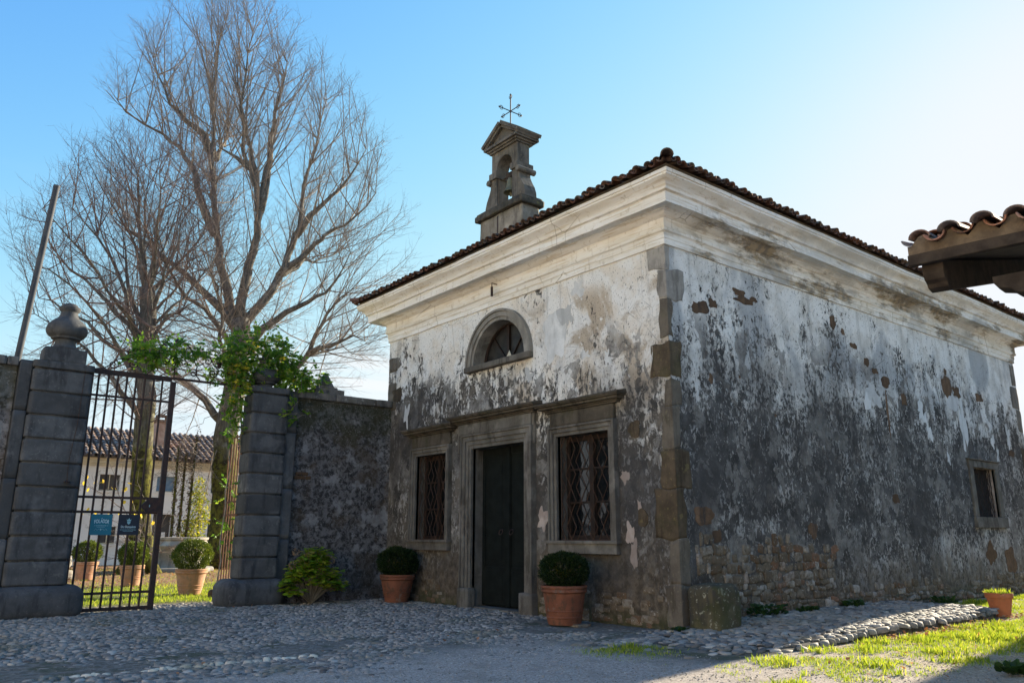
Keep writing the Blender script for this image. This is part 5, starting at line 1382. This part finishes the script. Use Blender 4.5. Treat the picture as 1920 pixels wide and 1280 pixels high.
LB1 = [[(-0.40, 6.0), (-1.34, 7.06), (-2.37, 7.95), (-3.39, 8.67), (-4.3, 9.77), (-4.97, 11.01)],
 [(-0.2, 10.2), (-1.42, 11.77), (-2.61, 12.78), (-3.81, 13.74), (-5.06, 14.6), (-6.38, 15.66)],
 [(-0.13, 10.3), (-0.81, 12.3), (-1.22, 13.56), (-1.5, 14.73), (-1.66, 16.19), (-1.83, 17.87), (-1.97, 19.95), (-2.14, 21.83), (-2.01, 23.79), (-1.85, 25.58)],
 [(-1.9, 18.64), (-2.54, 19.7), (-3.07, 20.21), (-3.67, 20.77), (-4.12, 21.14), (-4.76, 22.61), (-5.18, 24.08)],
 [(-1.56, 14.86), (-2.0, 15.84), (-2.34, 16.86), (-2.62, 17.87), (-3.19, 18.56), (-3.88, 19.14), (-5.46, 20.09), (-6.26, 21.03)],
 [(-0.1, 10.3), (0.03, 12.91), (0.21, 13.82), (0.36, 14.73), (0.41, 15.92), (0.25, 17.0), (-0.18, 18.01), (-0.48, 18.92), (-0.67, 20.32), (-0.8, 21.83), (-0.57, 23.79), (-0.23, 26.18)],
 [(0.39, 16.19), (0.46, 17.87), (0.53, 18.64), (0.36, 20.21), (0.37, 21.75), (0.46, 24.08), (0.51, 25.88)],
 [(-0.18, 18.01), (-0.79, 18.64), (-1.59, 19.06), (-2.41, 19.7)],
 [(-0.05, 9.7), (0.76, 11.77), (1.3, 13.01), (1.69, 14.08), (1.86, 15.13), (1.88, 16.22), (2.05, 17.82), (2.25, 19.48), (2.44, 21.75), (2.68, 24.08)],
 [(1.3, 13.01), (1.85, 13.5), (2.39, 13.87), (2.97, 14.47), (3.48, 14.86), (4.37, 15.34), (5.4, 16.19), (6.22, 17.54)],
 [(1.92, 15.66), (2.41, 16.14), (3.03, 16.73), (3.82, 17.68), (4.67, 18.92), (5.22, 20.32)],
 [(0.0, 9.0), (1.12, 10.26), (2.02, 11.06), (2.96, 11.46), (3.88, 11.84), (4.57, 13.04), (5.12, 14.34)],
 [(-0.1, 7.5), (1.52, 8.07), (2.57, 8.31), (3.23, 9.03), (3.49, 9.84), (4.01, 10.76), (4.65, 11.51), (5.82, 12.27)],
 [(3.4, 9.3), (4.16, 9.4), (5.22, 9.77), (6.42, 9.52)]]
ENV1 = [(5.5, -5.5, 5.0), (8, -5.5, 6.6), (10, -6.2, 7.2), (13, -7.0, 7.6), (16, -7.2, 7.4), (19, -7.1, 6.4), (22, -6.9, 4.9), (24, -6.2, 3.7), (26, -4.9, 2.3), (27.6, -3.2, .4), (28.3, -2.4, -1.4)]
linden((2.95, 26.75), TK1, LB1, ENV1, 'tallest bare linden, thick mossy trunk rising right of the gate leaf', 4, .56, 'twig', 260, 10.5, 1, .20, 380)
TK2 = [(0.0, -0.05), (-0.14, 1.77), (-0.26, 3.3), (-0.36, 4.88), (-0.42, 6.49), (-0.61, 8.15), (-0.71, 9.42), (-0.85, 10.72)]
LB2 = [[(-0.85, 10.4), (-1.09, 12.04), (-1.26, 13.4), (-1.35, 14.78), (-1.64, 16.19)], [(-0.8, 9.9), (-1.37, 11.6), (-1.92, 12.72), (-2.59, 13.85), (-3.52, 15.24)],
 [(-0.40, 5.3), (-0.96, 6.25), (-1.55, 7.01), (-2.15, 7.73), (-2.84, 8.32), (-3.75, 8.99), (-5.08, 9.64)], [(-0.65, 8.2), (-1.53, 9.42), (-2.46, 10.18), (-3.62, 11.16), (-4.83, 12.27), (-5.59, 13.17)],
 [(-0.71, 9.0), (-0.29, 10.28), (0.14, 11.16), (0.56, 12.27), (0.61, 13.85)], [(-0.65, 8.6), (0.11, 9.53), (0.9, 9.85), (1.69, 10.28)], [(-0.8, 9.0), (-1.53, 10.28), (-2.11, 11.6), (-2.59, 12.94), (-2.97, 14.31)],
 [(-0.76, 10.0), (-0.53, 11.6), (-0.47, 12.94), (-0.42, 14.55), (-0.57, 15.95)], [(-0.5, 7.0), (-1.69, 8.15), (-3.19, 9.42), (-4.76, 10.28), (-5.86, 10.72)], [(-.6, 7.6), (-1.2, 9.0), (-1.6, 10.4), (-2.3, 12.0), (-3.6, 13.4), (-4.6, 14.4)]]
ENV2 = [(4.5, -5.0, 2.5), (7, -6.4, 3.0), (10, -6.8, 3.0), (12.5, -6.6, 2.9), (14.5, -5.7, 2.6), (16.3, -4.2, 2.1), (17.6, -2.4, .9)]
linden((-1.10, 23.80), TK2, LB2, ENV2, 'smaller reddish bare linden behind the urn pillar and gate leaf', 8, .38, 'twig_pink', 90, 7.5, 1, .13, 170)

# ------------------------------------------------------------------ garden behind the gate
def villa():
    t = empty('villa', (-8, 34, 0), 0, 'long white two storey villa with tiled roof beyond the garden', 'house')
    o = (-8, 34)
    def part(m, name, mat, par=t, **k):
        m.v = [(a - o[0], b - o[1], c) for a, b, c in m.v]; return m.build(name, mat, par, **k)
    x0, x1 = -8, 12; wins = [(-.62, .28, 3.40, 4.16), (1.95, 2.80, 3.42, 4.18), (4.6, 5.4, 3.42, 4.18), (-3.6, -2.7, 3.4, 4.16), (-.35, .35, .95, 1.75), (4.6, 5.4, 1.0, 2.1), (-3.6, -2.7, 1.0, 2.0)]
    doorr = (1.95, 2.80, .0, 2.35)
    m = MB(); panel(m, [(x0, -.1), (doorr[0], -.1), (doorr[0], doorr[3]), (doorr[1], doorr[3]), (doorr[1], -.1), (x1, -.1), (x1, 4.95), (x0, 4.95)], [rect(*w_) for w_ in wins], 'y', 34)
    m.box(x0, x0 + .01, 34.01, 40, 0, 4.9); m.box(x1 - .01, x1, 34.01, 40, 0, 4.9)
    for w_ in wins: reveal(m, rect(*w_), 'y', 34, 34.2)
    reveal(m, rect(doorr[0], doorr[1], -.1, doorr[3]), 'y', 34, 34.25)
    part(m, 'wall', M['villa'])
    for i, w_ in enumerate(wins):
        m = MB(); m.box(w_[0], w_[1], 34.17, 34.2, w_[2], w_[3]); wo = part(m, 'window', M['shutter' if i != 1 else 'bluepane'])
        m = MB(); m.box(w_[0] - .06, w_[1] + .06, 33.94, 34.0 - .002, w_[2] - .08, w_[2] - .002); part(m, 'sill', M['villa'], wo)
        m = MB(); m.box((w_[0] + w_[1]) / 2 - .02, (w_[0] + w_[1]) / 2 + .02, 34.12, 34.165, w_[2], w_[3]); m.box(w_[0], w_[1], 34.12, 34.165, w_[2], w_[2] + .05); part(m, 'frame', M['villa_band'], wo)
    m = MB(); m.box(doorr[0], doorr[1], 34.2, 34.24, 0, doorr[3]); d = part(m, 'door', M['shutter'])
    m = MB(); m.box(2.45, 2.62, 34.16, 34.195, 1.0, 1.5); part(m, 'notice', M['villa'], d)
    m = MB(); m.box(x0 - .1, x1 + .1, 33.78, 33.998, 4.66, 4.80); m.box(x0 - .1, x1 + .1, 33.86, 33.998, 4.55, 4.658); m.box(x0 - .1, x1 + .1, 33.7, 34, 4.802, 4.90); part(m, 'cornice', M['villa_band'])
    r = np.random.default_rng(3); s = rad(24)
    V, F, W = tile_field((x0 - .2, 33.55, 4.93), (1, 0, 0), (0, math.cos(s), math.sin(s)), x1 - x0 + .4, 4.0, .30, .42, lambda u, v: True, .12, r, sides=5)
    V = V - np.array([o[0], o[1], 0]); rf = link('roof', fast_mesh('roof', V, F, W, True), t, M['tile_far'])
    m = MB(); m.add([(x0 - .2, 33.55, 4.9), (x1 + .2, 33.55, 4.9), (x1 + .2, 37.2, 4.9 + 3.65 * math.tan(s)), (x0 - .2, 37.2, 4.9 + 3.65 * math.tan(s)), (x1 + .2, 40.8, 4.9), (x0 - .2, 40.8, 4.9)], [(0, 1, 2, 3), (3, 2, 4, 5), (0, 5, 4, 1)]); part(m, 'roof_bed', M['mortar'], rf)
    m = MB(); m.rock(1.95, 2.62, 35.2, 35.8, 5.3, 7.0, .02, 5, .01, 2, 3); ch = part(m, 'chimney', M['brick'], rf)
    m = MB(); m.rock(1.87, 2.70, 35.12, 35.88, 7.0, 7.14, .02, 5, .01, 2, 4); m.rock(2.0, 2.56, 35.25, 35.75, 7.3, 7.4, .02, 4, .01, 2, 4)
    for a in (2.0, 2.46): m.box(a, a + .1, 35.3, 35.7, 7.13, 7.31)
    part(m, 'chimney_cap', M['tile_far'], ch)
villa()
def foliage_blob(cents, n, size, mat, seed, parent, name='foliage', shape=LEAF_POINT, droop=-.3, off=(0, 0, 0)):
    r = np.random.default_rng(seed); P = []
    w_ = np.array([c_[1][0] * c_[1][2] for c_ in cents]); w_ = w_ / w_.sum()
    for (c_, rr), k in zip(cents, (w_ * n).astype(int)):
        v = r.normal(size=(k, 3)); v /= np.linalg.norm(v, axis=1, keepdims=True); v *= (r.random(k) ** .4)[:, None]; P.append(np.array(c_) + v * np.array(rr))
    P = np.concatenate(P); D = r.normal(0, 1, P.shape) + np.array([0, 0, droop])
    V, F, W = leaves(P, D, r.uniform(size * .7, size * 1.3, len(P)), shape, r); return link(name, fast_mesh(name, V, F, W), parent, M[mat])
IVX = (.78, 1.03, 1.29)
def garden():
    # yellow-green shrub against the villa, left of the big trunk
    t = empty('garden_shrub', (2.6, 29.5, 0), 0, 'yellow green leafy shrub leaning on the big mossy trunk', 'shrub')
    foliage_blob([((0, 0, 3.2), (.35, .4, .75)), ((.15, 0, 2.3), (.55, .5, .8)), ((-.25, 0, 1.5), (.6, .5, .7)), ((.1, 0, .8), (.7, .5, .7)), ((-.5, 0, .9), (.5, .4, .5))], 2600, .12, 'yellow_shrub', 3, t)
    m = MB(); m.tube([(.2, 0, 0), (.1, 0, 1.5), (0, 0, 3.4)], [.05, .04, .01], 6); m.tube([(.1, 0, .2), (-.4, 0, 1.2)], [.03, .01], 5); m.build('stems', M['bark'], t)
    # stone wellhead
    t = empty('wellhead', (.62, 25.3, 0), .1, 'broad weathered stone wellhead behind the clear standing boxwood pot', 'well')
    m = MB(); m.lathe([(0, .04), (1.0, .04), (1.02, .1), (.92, .16), (.9, .35), (.98, .62), (1.12, .85), (1.18, .95), (1.12, 1.06), (1.06, 1.14), (1.12, 1.18), (1.13, 1.26), (.9, 1.27), (.88, .9), (0, .9)], (0, 0, 0), 36, .02); m.build('basin', M['wellstone'], t, smooth=True, auto=True)
    m = MB(); m.lathe([(0, -.02), (1.5, -.02), (1.5, .13), (1.44, .15), (0, .15)], (0, 0, 0), 8); m.build('step', M['wellstone'], t, bevel=.02)
    # three ivy-wrapped poles
    for i, (x, y, lab) in enumerate(((IVX[0], 26.8, 'leftmost of three dry ivy wrapped poles behind the gate'), (IVX[1], 26.85, 'middle one of three dry ivy wrapped poles behind the gate'), (IVX[2], 26.8, 'rightmost of three dry ivy wrapped poles behind the gate'))):
        t = empty('ivy_pole', (x, y, 0), 0, lab, 'pole', 'dry ivy wrapped poles behind the gate')
        top = (4.9, 4.6, 5.4)[i]
        m = MB(); m.tube([(0, 0, 0), (.05 * i, 0, 2), (.1 * i - .05, 0, top)], [.06, .055, .04], 8); m.build('pole', M['bark'], t)
        foliage_blob([((.03 * i, 0, k * .35 + .3), (.12, .12, .3)) for k in range(int(top / .35))], 620, .085, 'ivy', 20 + i, t, droop=-1)
    t = empty('ivy_tangle', (IVX[1] + .1, 26.7, 4.3), 0, 'bare brown creeper tangle hanging from the top of the ivy poles', 'creeper')
    m = MB(); r = random.Random(6)
    for i in range(110):
        a = Vector((r.uniform(-.8, .8), r.uniform(-.4, .4), r.uniform(-.6, .8))); d = Vector((r.gauss(0, 1), r.gauss(0, .5), r.gauss(0, .6))).normalized()
        pts = [a]; 
        for k in range(5): d = (d + Vector((r.gauss(0, .3), r.gauss(0, .3), r.gauss(-.1, .3)))).normalized(); pts.append(pts[-1] + d * r.uniform(.12, .28))
        m.tube(pts, .006, 3, False)
    m.build('stems', M['twig'], t); foliage_blob([((0, 0, .2), (.5, .4, .6)), ((.3, 0, 1.1), (.15, .15, .5))], 300, .08, 'ivy', 31, t)
    # thin young tree with last yellow leaves, seen through the bars
    t = empty('young_tree', (-1.5, 21.5, 0), 0, 'leafless young tree with a few bright yellow leaves behind the gate bars', 'tree')
    m = MB(); r = random.Random(12); tips = []
    def br(p, d, L, rad_, lev):
        pts = [p]; dd = d.copy()
        for k in range(5): dd = (dd + Vector((r.gauss(0, .16), r.gauss(0, .16), r.gauss(.02, .12)))).normalized(); pts.append(pts[-1] + dd * L / 5)
        m.tube(pts, [rad_ * (1 - .7 * k / 5) for k in range(6)], 5 if lev < 2 else 3, False)
        if lev < 3:
            for k in range(5 if lev else 9): q = pts[r.randint(1, 5)]; br(q, (dd * .5 + Vector((r.gauss(0, .8), r.gauss(0, .6), r.gauss(.2, .4)))).normalized(), L * r.uniform(.4, .65), rad_ * .5, lev + 1)
        else: tips.append(tuple(pts[-1]))
    br(Vector((0, 0, 0)), Vector((.05, 0, 1)), 3.0, .04, 0); m.build('trunk', M['twig'], t)
    lr = np.random.default_rng(4); tp = np.array([q for q in tips if 1.8 < q[2] < 3.7]); tp = tp[lr.random(len(tp)) < .42]
    V, F, W = leaves(tp, lr.normal(0, .5, tp.shape) + np.array([0, 0, -1]), .15, LEAF_ROUND, lr); link('leaves', fast_mesh('leaves', V, F, W), t, M['yellow_leaf'])
    # garden table and chair of black iron
    t = empty('garden_table', (-2.9, 29.5, 0), .2, 'black iron garden table by the villa wall', 'table')
    m = MB(); m.box(-.9, .9, -.4, .4, .71, .74); m.build('top', M['iron'], t)
    for sx in (-.8, .8):
        for sy in (-.32, .32): m = MB(); m.bar((sx, sy, 0), (sx, sy, .71), .03, .03); m.build('leg', M['iron'], t)
    first = None
    for i, (x, y, rz, lab) in enumerate(((-3.4, 28.9, 0, 'black iron garden chair nearest the urn pillar'), (-2.5, 28.9, 0, 'black iron garden chair seen between gate bars'))):
        t = empty('garden_chair', (x, y, 0), rz, lab, 'chair', 'black iron chairs by the villa')
        m = MB(); m.box(-.22, .22, -.22, .22, .43, .45); m.build('seat', M['iron'], t)
        m = MB(); m.tube([(-.21, -.2, .45), (-.23, -.26, .9), (.23, -.26, .9), (.21, -.2, .45)], .012, 5)
        for k in range(5): m.tube([(-.15 + .075 * k, -.21, .45), (-.15 + .075 * k, -.26, .9)], .006, 4)
        m.build('backrest', M['iron'], t)
        for sx in (-.2, .2):
            for sy in (-.2, .2): m = MB(); m.tube([(sx, sy, .43), (sx * 1.1, sy * 1.1, 0)], .011, 5); m.build('leg', M['iron'], t)
    # small pale stone bird on a block
    t = empty('garden_statue', (-3.95, 21.0, 0), .4, 'small pale stone bird figure beside the urn pillar', 'statue')
    m = MB(); m.tube([(-.14, 0, .36), (-.05, 0, .40), (.04, 0, .50), (.08, 0, .64), (.09, 0, .74), (.15, 0, .75), (.2, 0, .74)], [.03, .13, .15, .08, .05, .05, .012], 10); m.build('bird', M['wellstone'], t, smooth=True)
    m = MB(); m.rock(-.17, .17, -.15, .15, 0, .28, .04, 5, .01, 3, 2); m.build('block', M['wellstone'], t, smooth=True)
    m = MB(); m.rock(-2.98, -2.62, 10.55, 10.85, -.05, .17, .08, 7, .03, 4, 8); tag(m.build('rock', M['rust_patch'], None, smooth=True), 'brown field stone lying inside the gateway', 'rock')
garden()
# leaning steel pole behind the left wall
t = empty('flag_pole', (-7.35, 12.0, 0), 0, 'bare leaning grey steel pole behind the left yard wall', 'pole')
m = MB(); m.tube([(0, 0, 0), (.55, 0, 9.05)], .068, 14); m.build('shaft', M['steel'], t, smooth=True, auto=True)
m = MB(); m.tube([(.55, 0, 9.05), (.552, 0, 9.10)], .072, 14); m.build('cap', M['steel'], t)

# ------------------------------------------------------------------ portico on the right with tiled eaves
def portico():
    A = rad(98.4); ex = Vector((math.cos(A - math.pi / 2), math.sin(A - math.pi / 2), 0)); ey = Vector((math.cos(A), math.sin(A), 0))
    t = empty('portico', (-4.173, -5.438, 0), A - math.pi / 2, 'open timber portico with old clay tile eaves at the right edge', 'portico')
    s = rad(15); Ln = 9.0   # local x: into the building, local y: along the eaves (0 = visible end, negative towards the viewer)
    r = np.random.default_rng(17)
    V, F, W = tile_field((-.06, -Ln, 3.085), (0, 1, 0), (math.cos(s), 0, math.sin(s)), Ln, 6.5, .168, .34, lambda u, v: u < Ln + .02, .066, r, sides=10, wall=.011)
    rf = link('roof', fast_mesh('roof', V, F, W, True), t, M['tile_near'])
    m = MB(); n = 700; vs = []
    for i in range(n + 1):
        y = -Ln + Ln * i / n; ph = (y + Ln) / .168 * 2 * math.pi; z = 3.095 + .068 * max(0, .5 + .5 * math.cos(ph)) ** .6 + .006 * mnoise.noise(Vector((y * 20, 0, 0))); vs += [(-.02, y, 3.045), (-.02, y, z), (.3, y, z + .08)]
    m.add(vs, [q for i in range(n) for q in ((i * 3, i * 3 + 3, i * 3 + 4, i * 3 + 1), (i * 3 + 1, i * 3 + 4, i * 3 + 5, i * 3 + 2))]); m.build('mortar_bed', M['mortar_dark'], rf)
    m = MB(); m.box(-.03, .02, -Ln, .005, 2.975, 3.045); m.build('fascia', M['darkwood'], t, bevel=.004)
    m = MB(); m.add([(0.02, -Ln, 3.03), (0.02, 0, 3.03), (6.3, 0, 3.03 + 6.3 * math.tan(s)), (6.3, -Ln, 3.03 + 6.3 * math.tan(s)), (0.02, -Ln, 3.0), (0.02, 0, 3.0), (6.3, 0, 3.0 + 6.3 * math.tan(s)), (6.3, -Ln, 3.0 + 6.3 * math.tan(s))], [(0, 1, 2, 3), (7, 6, 5, 4), (1, 5, 6, 2), (0, 4, 5, 1)])
    m.build('roof_boards', M['darkwood'], t)
    for k in range(8):
        y = -.10 - k * 1.15; m = MB(); m.add([(.03, y - .07, 2.90), (.03, y + .05, 2.90), (.09, y + .05, 2.84), (.09, y - .07, 2.84)] , [(0, 1, 2, 3)])
        pf = [(.035, 2.99), (.035, 2.92), (.06, 2.885), (.10, 2.87), (.12, 2.845), (.2, 2.835), (6.2, 2.835 + 6.1 * math.tan(s)), (6.2, 2.995 + 6.1 * math.tan(s))]
        m = MB(); q = len(pf); m.add([(a, y - .075, b) for a, b in pf] + [(a, y + .045, b) for a, b in pf], [tuple(range(q)), tuple(range(2 * q - 1, q - 1, -1))] + [(i, (i + 1) % q, q + (i + 1) % q, q + i) for i in range(q)]); m.build('rafter', M['darkwood'], t, bevel=.003)
    for k in range(3):
        y = -.42 - k * 2.6
        pf = [(y + .0, 2.84), (y + .0, 2.80), (y - .03, 2.765), (y - .09, 2.75), (y - .12, 2.72), (y - .16, 2.71), (y - .19, 2.675), (y - 2.2, 2.675), (y - 2.2, 2.84)]
        q = len(pf); m = MB(); m.add([(.10, a, b) for a, b in pf] + [(.26, a, b) for a, b in pf], [tuple(range(q)), tuple(range(2 * q - 1, q - 1, -1))] + [(i, (i + 1) % q, q + (i + 1) % q, q + i) for i in range(q)]); m.build('bracket_beam', M['darkwood'], t, bevel=.004)
    m = MB()
    for y in (-2.6, -7.5): m.box(.0, .35, y - .18, y + .18, 0, 2.68)
    m.build('post', M['quoin_tan'], t, bevel=.01)
    m = MB(); m.box(4.4, 4.7, -Ln, -.8, 0, 3.9); m.build('back_wall', M['outbuild'], t)
portico()
def offframe_house(name, loc, sx, sy, h, rz, label):
    """unseen house added out of frame for its shadow or reflected light"""
    t = empty(name, loc, rz, label, 'house')
    if sx < 0: h_ = h
    m = MB(); panel(m, rect(0, sy, 0, h), [rect(sy * f - .5, sy * f + .5, 1.2, 2.7) for f in (.2, .5, .8)], 'x', 0); panel(m, rect(0, sy, 0, h), [], 'x', sx)
    panel(m, rect(0, sx, 0, h), [], 'y', 0); panel(m, rect(0, sx, 0, h), [], 'y', sy); m.build('wall', M['outbuild'], t)
    for f in (.2, .5, .8): m = MB(); m.box(.15 * (1 if sx > 0 else -1), .2 * (1 if sx > 0 else -1), sy * f - .5, sy * f + .5, 1.2, 2.7); m.build('window', M['shutter'], t)
    m = MB(); m.add([(-.4, -.4, h - .05), (sx + .4, -.4, h - .05), (sx + .4, sy + .4, h - .05), (-.4, sy + .4, h - .05), (sx / 2, 1, h + 1.6), (sx / 2, sy - 1, h + 1.6)], [(0, 1, 4), (1, 2, 5, 4), (2, 3, 5), (3, 0, 4, 5), (0, 3, 2, 1)]); m.build('roof', M['tile'], t)
offframe_house('added_house', (16, -13.15, 0), 6, 11.6, 7.2, 0, 'plain unseen house added beyond the right edge to cast a shadow')  # added out of view so its shadow falls at the lower right
offframe_house('added_house', (-25.5, -22, 0), -7, 38, 8.5, 0, 'long cream unseen house added across the yard to bounce warm light')  # added behind the camera as a warm reflector for the facade

# ------------------------------------------------------------------ grass, weeds, leaves
def grass_blades(X, Y, Z, h, rngg, wid=.10):
    n = len(X); P = np.stack([X, Y, Z], -1); D = np.stack([rngg.normal(0, .35, n), rngg.normal(0, .35, n), np.ones(n)], -1)
    sh = np.array([(0, wid * .5, 0), (.55, wid * .42, .06), (1, 0, .28), (.55, -wid * .42, .06), (0, -wid * .5, 0)])
    D /= np.linalg.norm(D, axis=1, keepdims=True); side = np.cross(D, rngg.normal(size=(n, 3))); side /= np.linalg.norm(side, axis=1, keepdims=True); nor = np.cross(side, D)
    V = P[:, None] + h[:, None, None] * (sh[None, :, 0, None] * D[:, None] + sh[None, :, 1, None] * side[:, None] + sh[None, :, 2, None] * nor[:, None])
    F = np.concatenate([(np.arange(n) * 5)[:, None] + np.array([[0, 1, 3, 4]]), (np.arange(n) * 5)[:, None] + np.array([[1, 2, 3, 3]])])
    return V.reshape(-1, 3), F, n
def grass_obj(name, X, Y, h, seed, label, wid=.10, Z=None):
    r = np.random.default_rng(seed); V, F, n = grass_blades(X, Y, np.zeros(len(X)) if Z is None else Z, h, r, wid)
    W = np.repeat(np.clip(r.normal(.45, .25, n), 0, 1), 5)
    q = F[:n]; t3 = F[n:, :3]; o = link(name, mixed_mesh(name, V, q, t3, W, False), None, M['grass']); tag(o, label, 'grass', kind='stuff'); return o
r = np.random.default_rng(31)
def patch_right():
    n = 190000; X = r.uniform(-2.6, 13, n); Y = r.uniform(-6.0, -.1, n)
    f = fbm(X, Y, 1.1, 5); f2 = fbm(X, Y, 4.2, 8)
    band = smooth01(Y, -4.3, -3.5) * smooth01(-Y, 1.95, 2.35)
    dens = band * smooth01(f * .55 + f2 * .45 + .10 * smooth01(X, -1, 3.5) - .10 * smooth01(-X, -1.5, 1.2), .40, .56)
    far = smooth01(X, 5.6, 6.6) * smooth01(Y, -4.6, -3.8) * smooth01(-Y, .1, .4) * (.35 + .65 * smooth01(f2, .35, .6))
    tuft = np.exp(-(((X + 1.98) / .62) ** 2 + ((Y + .80) / .48) ** 2) * 1.3) * 1.5 * smooth01(f2, .25, .5)
    edge = np.exp(-((Y + 2.14) / .09) ** 2) * smooth01(f2, .45, .6) * smooth01(X, -1.8, -1.2) * .8
    cover = np.maximum.reduce([dens, far, tuft, edge, band * .10 * smooth01(f2, .3, .6) * smooth01(X, -1.5, 0)]); keep = r.random(n) < cover * .9; keep &= ~((X > -1.3) & (X < 6.0) & (Y > -2.08)) & (Y < -.03)
    X, Y, c_ = X[keep], Y[keep], cover[keep]; h = r.uniform(.018, .052, len(X)) * (.5 + .6 * c_.clip(0, 1)) * (1 + .8 * (fbm(X, Y, 3, 2) > .6))
    grass_obj('grass', X, Y, h, 5, 'short bright grass tufts growing in the gravel along the chapel side', .16)
patch_right()
def lawn():
    n = 90000; X = -8 + 12 * r.random(n); Y = 9.5 + 20 * r.random(n) ** 1.35; X = X + (Y - 9.5) * .28
    d = smooth01(fbm(X, Y, 1.3, 4) * .6 + fbm(X, Y, 5, 6) * .4, .25, .55) * smooth01(Y + (fbm(X, Y, 2, 3) - .5) * 1.2, 9.5, 10.1) * (1 - .88 * smooth01(Y, 14, 17.5))
    k = r.random(n) < d; X, Y = X[k], Y[k]; h = r.uniform(.03, .075, len(X)); grass_obj('lawn', X, Y, h, 6, 'sunlit lawn inside the gate', .2)
lawn()
def litter():
    n = 5200; X = -7 + 14 * r.random(n); Y = 10.0 + 20 * r.random(n) ** .7; k = r.random(n) < (.06 + .94 * smooth01(Y, 13.0, 16.5)); X, Y = X[k], Y[k]
    n2 = 420; X2 = r.uniform(1.2, 6.4, n2); Y2 = -2.25 + r.normal(0, .10, n2) + .1 * smooth01(X2, 3, 6); n3 = 160; X3 = r.uniform(-2, 10, n3); Y3 = r.uniform(-4.0, -2.2, n3)
    n4 = 50; X4 = r.uniform(-7, -1, n4); Y4 = r.uniform(0, 8, n4)
    X = np.concatenate([X, X2, X3, X4]); Y = np.concatenate([Y, Y2, Y3, Y4]); n = len(X)
    P = np.stack([X, Y, r.uniform(.015, .05, n)], -1); D = np.stack([r.normal(size=n), r.normal(size=n), r.normal(0, .25, n)], -1)
    sz = r.uniform(.05, .10, n); sz[-(n2 + n3 + n4):] *= .7
    V, F, W = leaves(P, D, sz, LEAF_ROUND, r, 2.0); tag(link('fallen_leaves', fast_mesh('fallen_leaves', V, F, W), None, M['litter']), 'dry brown fallen leaves scattered on lawn and along the kerb', 'leaves', kind='stuff')
litter()
def weeds():
    for i, (x, y, s, lab) in enumerate(((1.85, -.12, .30, 'largest dark weed clump at the foot of the side wall'), (2.9, -.14, .16, 'small weed on the cobble strip right of the largest weed clump'), (-.18, -.06, .12, 'tiny weed at the foot of the front corner quoins'), (7.2, -.4, .3, 'weed clump behind the orange terracotta pot'),
                                        (4.4, -.1, .2, 'low weed at the middle of the side wall foot'), (-.25, -4.22, .12, 'dark leafy sprig in the shadow at the lower right corner'))):
        t = empty('weed', (x, y, .10 if i in (0, 1, 4) else .0), 0, lab, 'weed'); q = np.random.default_rng(40 + i); n = int(110 * (s / .2)); a = q.uniform(0, 6.28, n); rr = s * np.sqrt(q.random(n))
        P = np.stack([rr * np.cos(a) * 1.5, rr * np.sin(a) * .5 - .03, q.uniform(.01, s * .55, n)], -1); P[:, 1] = np.minimum(P[:, 1], .03) if i < 5 else P[:, 1]; D = np.stack([np.cos(a), np.sin(a), q.uniform(.1, 1, n)], -1)
        V, F, W = leaves(P, D, q.uniform(.05, .09, n) * (1 if i < 5 else 1.2), LEAF_ROUND, q, .6); link('foliage', fast_mesh('foliage', V, F, W), t, M['weed'])
        m = MB()
        for k in range(12): b = P[k * 3 % n]; m.tube([(b[0] * .3, b[1] * .3, 0), tuple(b)], .003, 4)
        m.build('stems', M['weed'], t)
weeds()
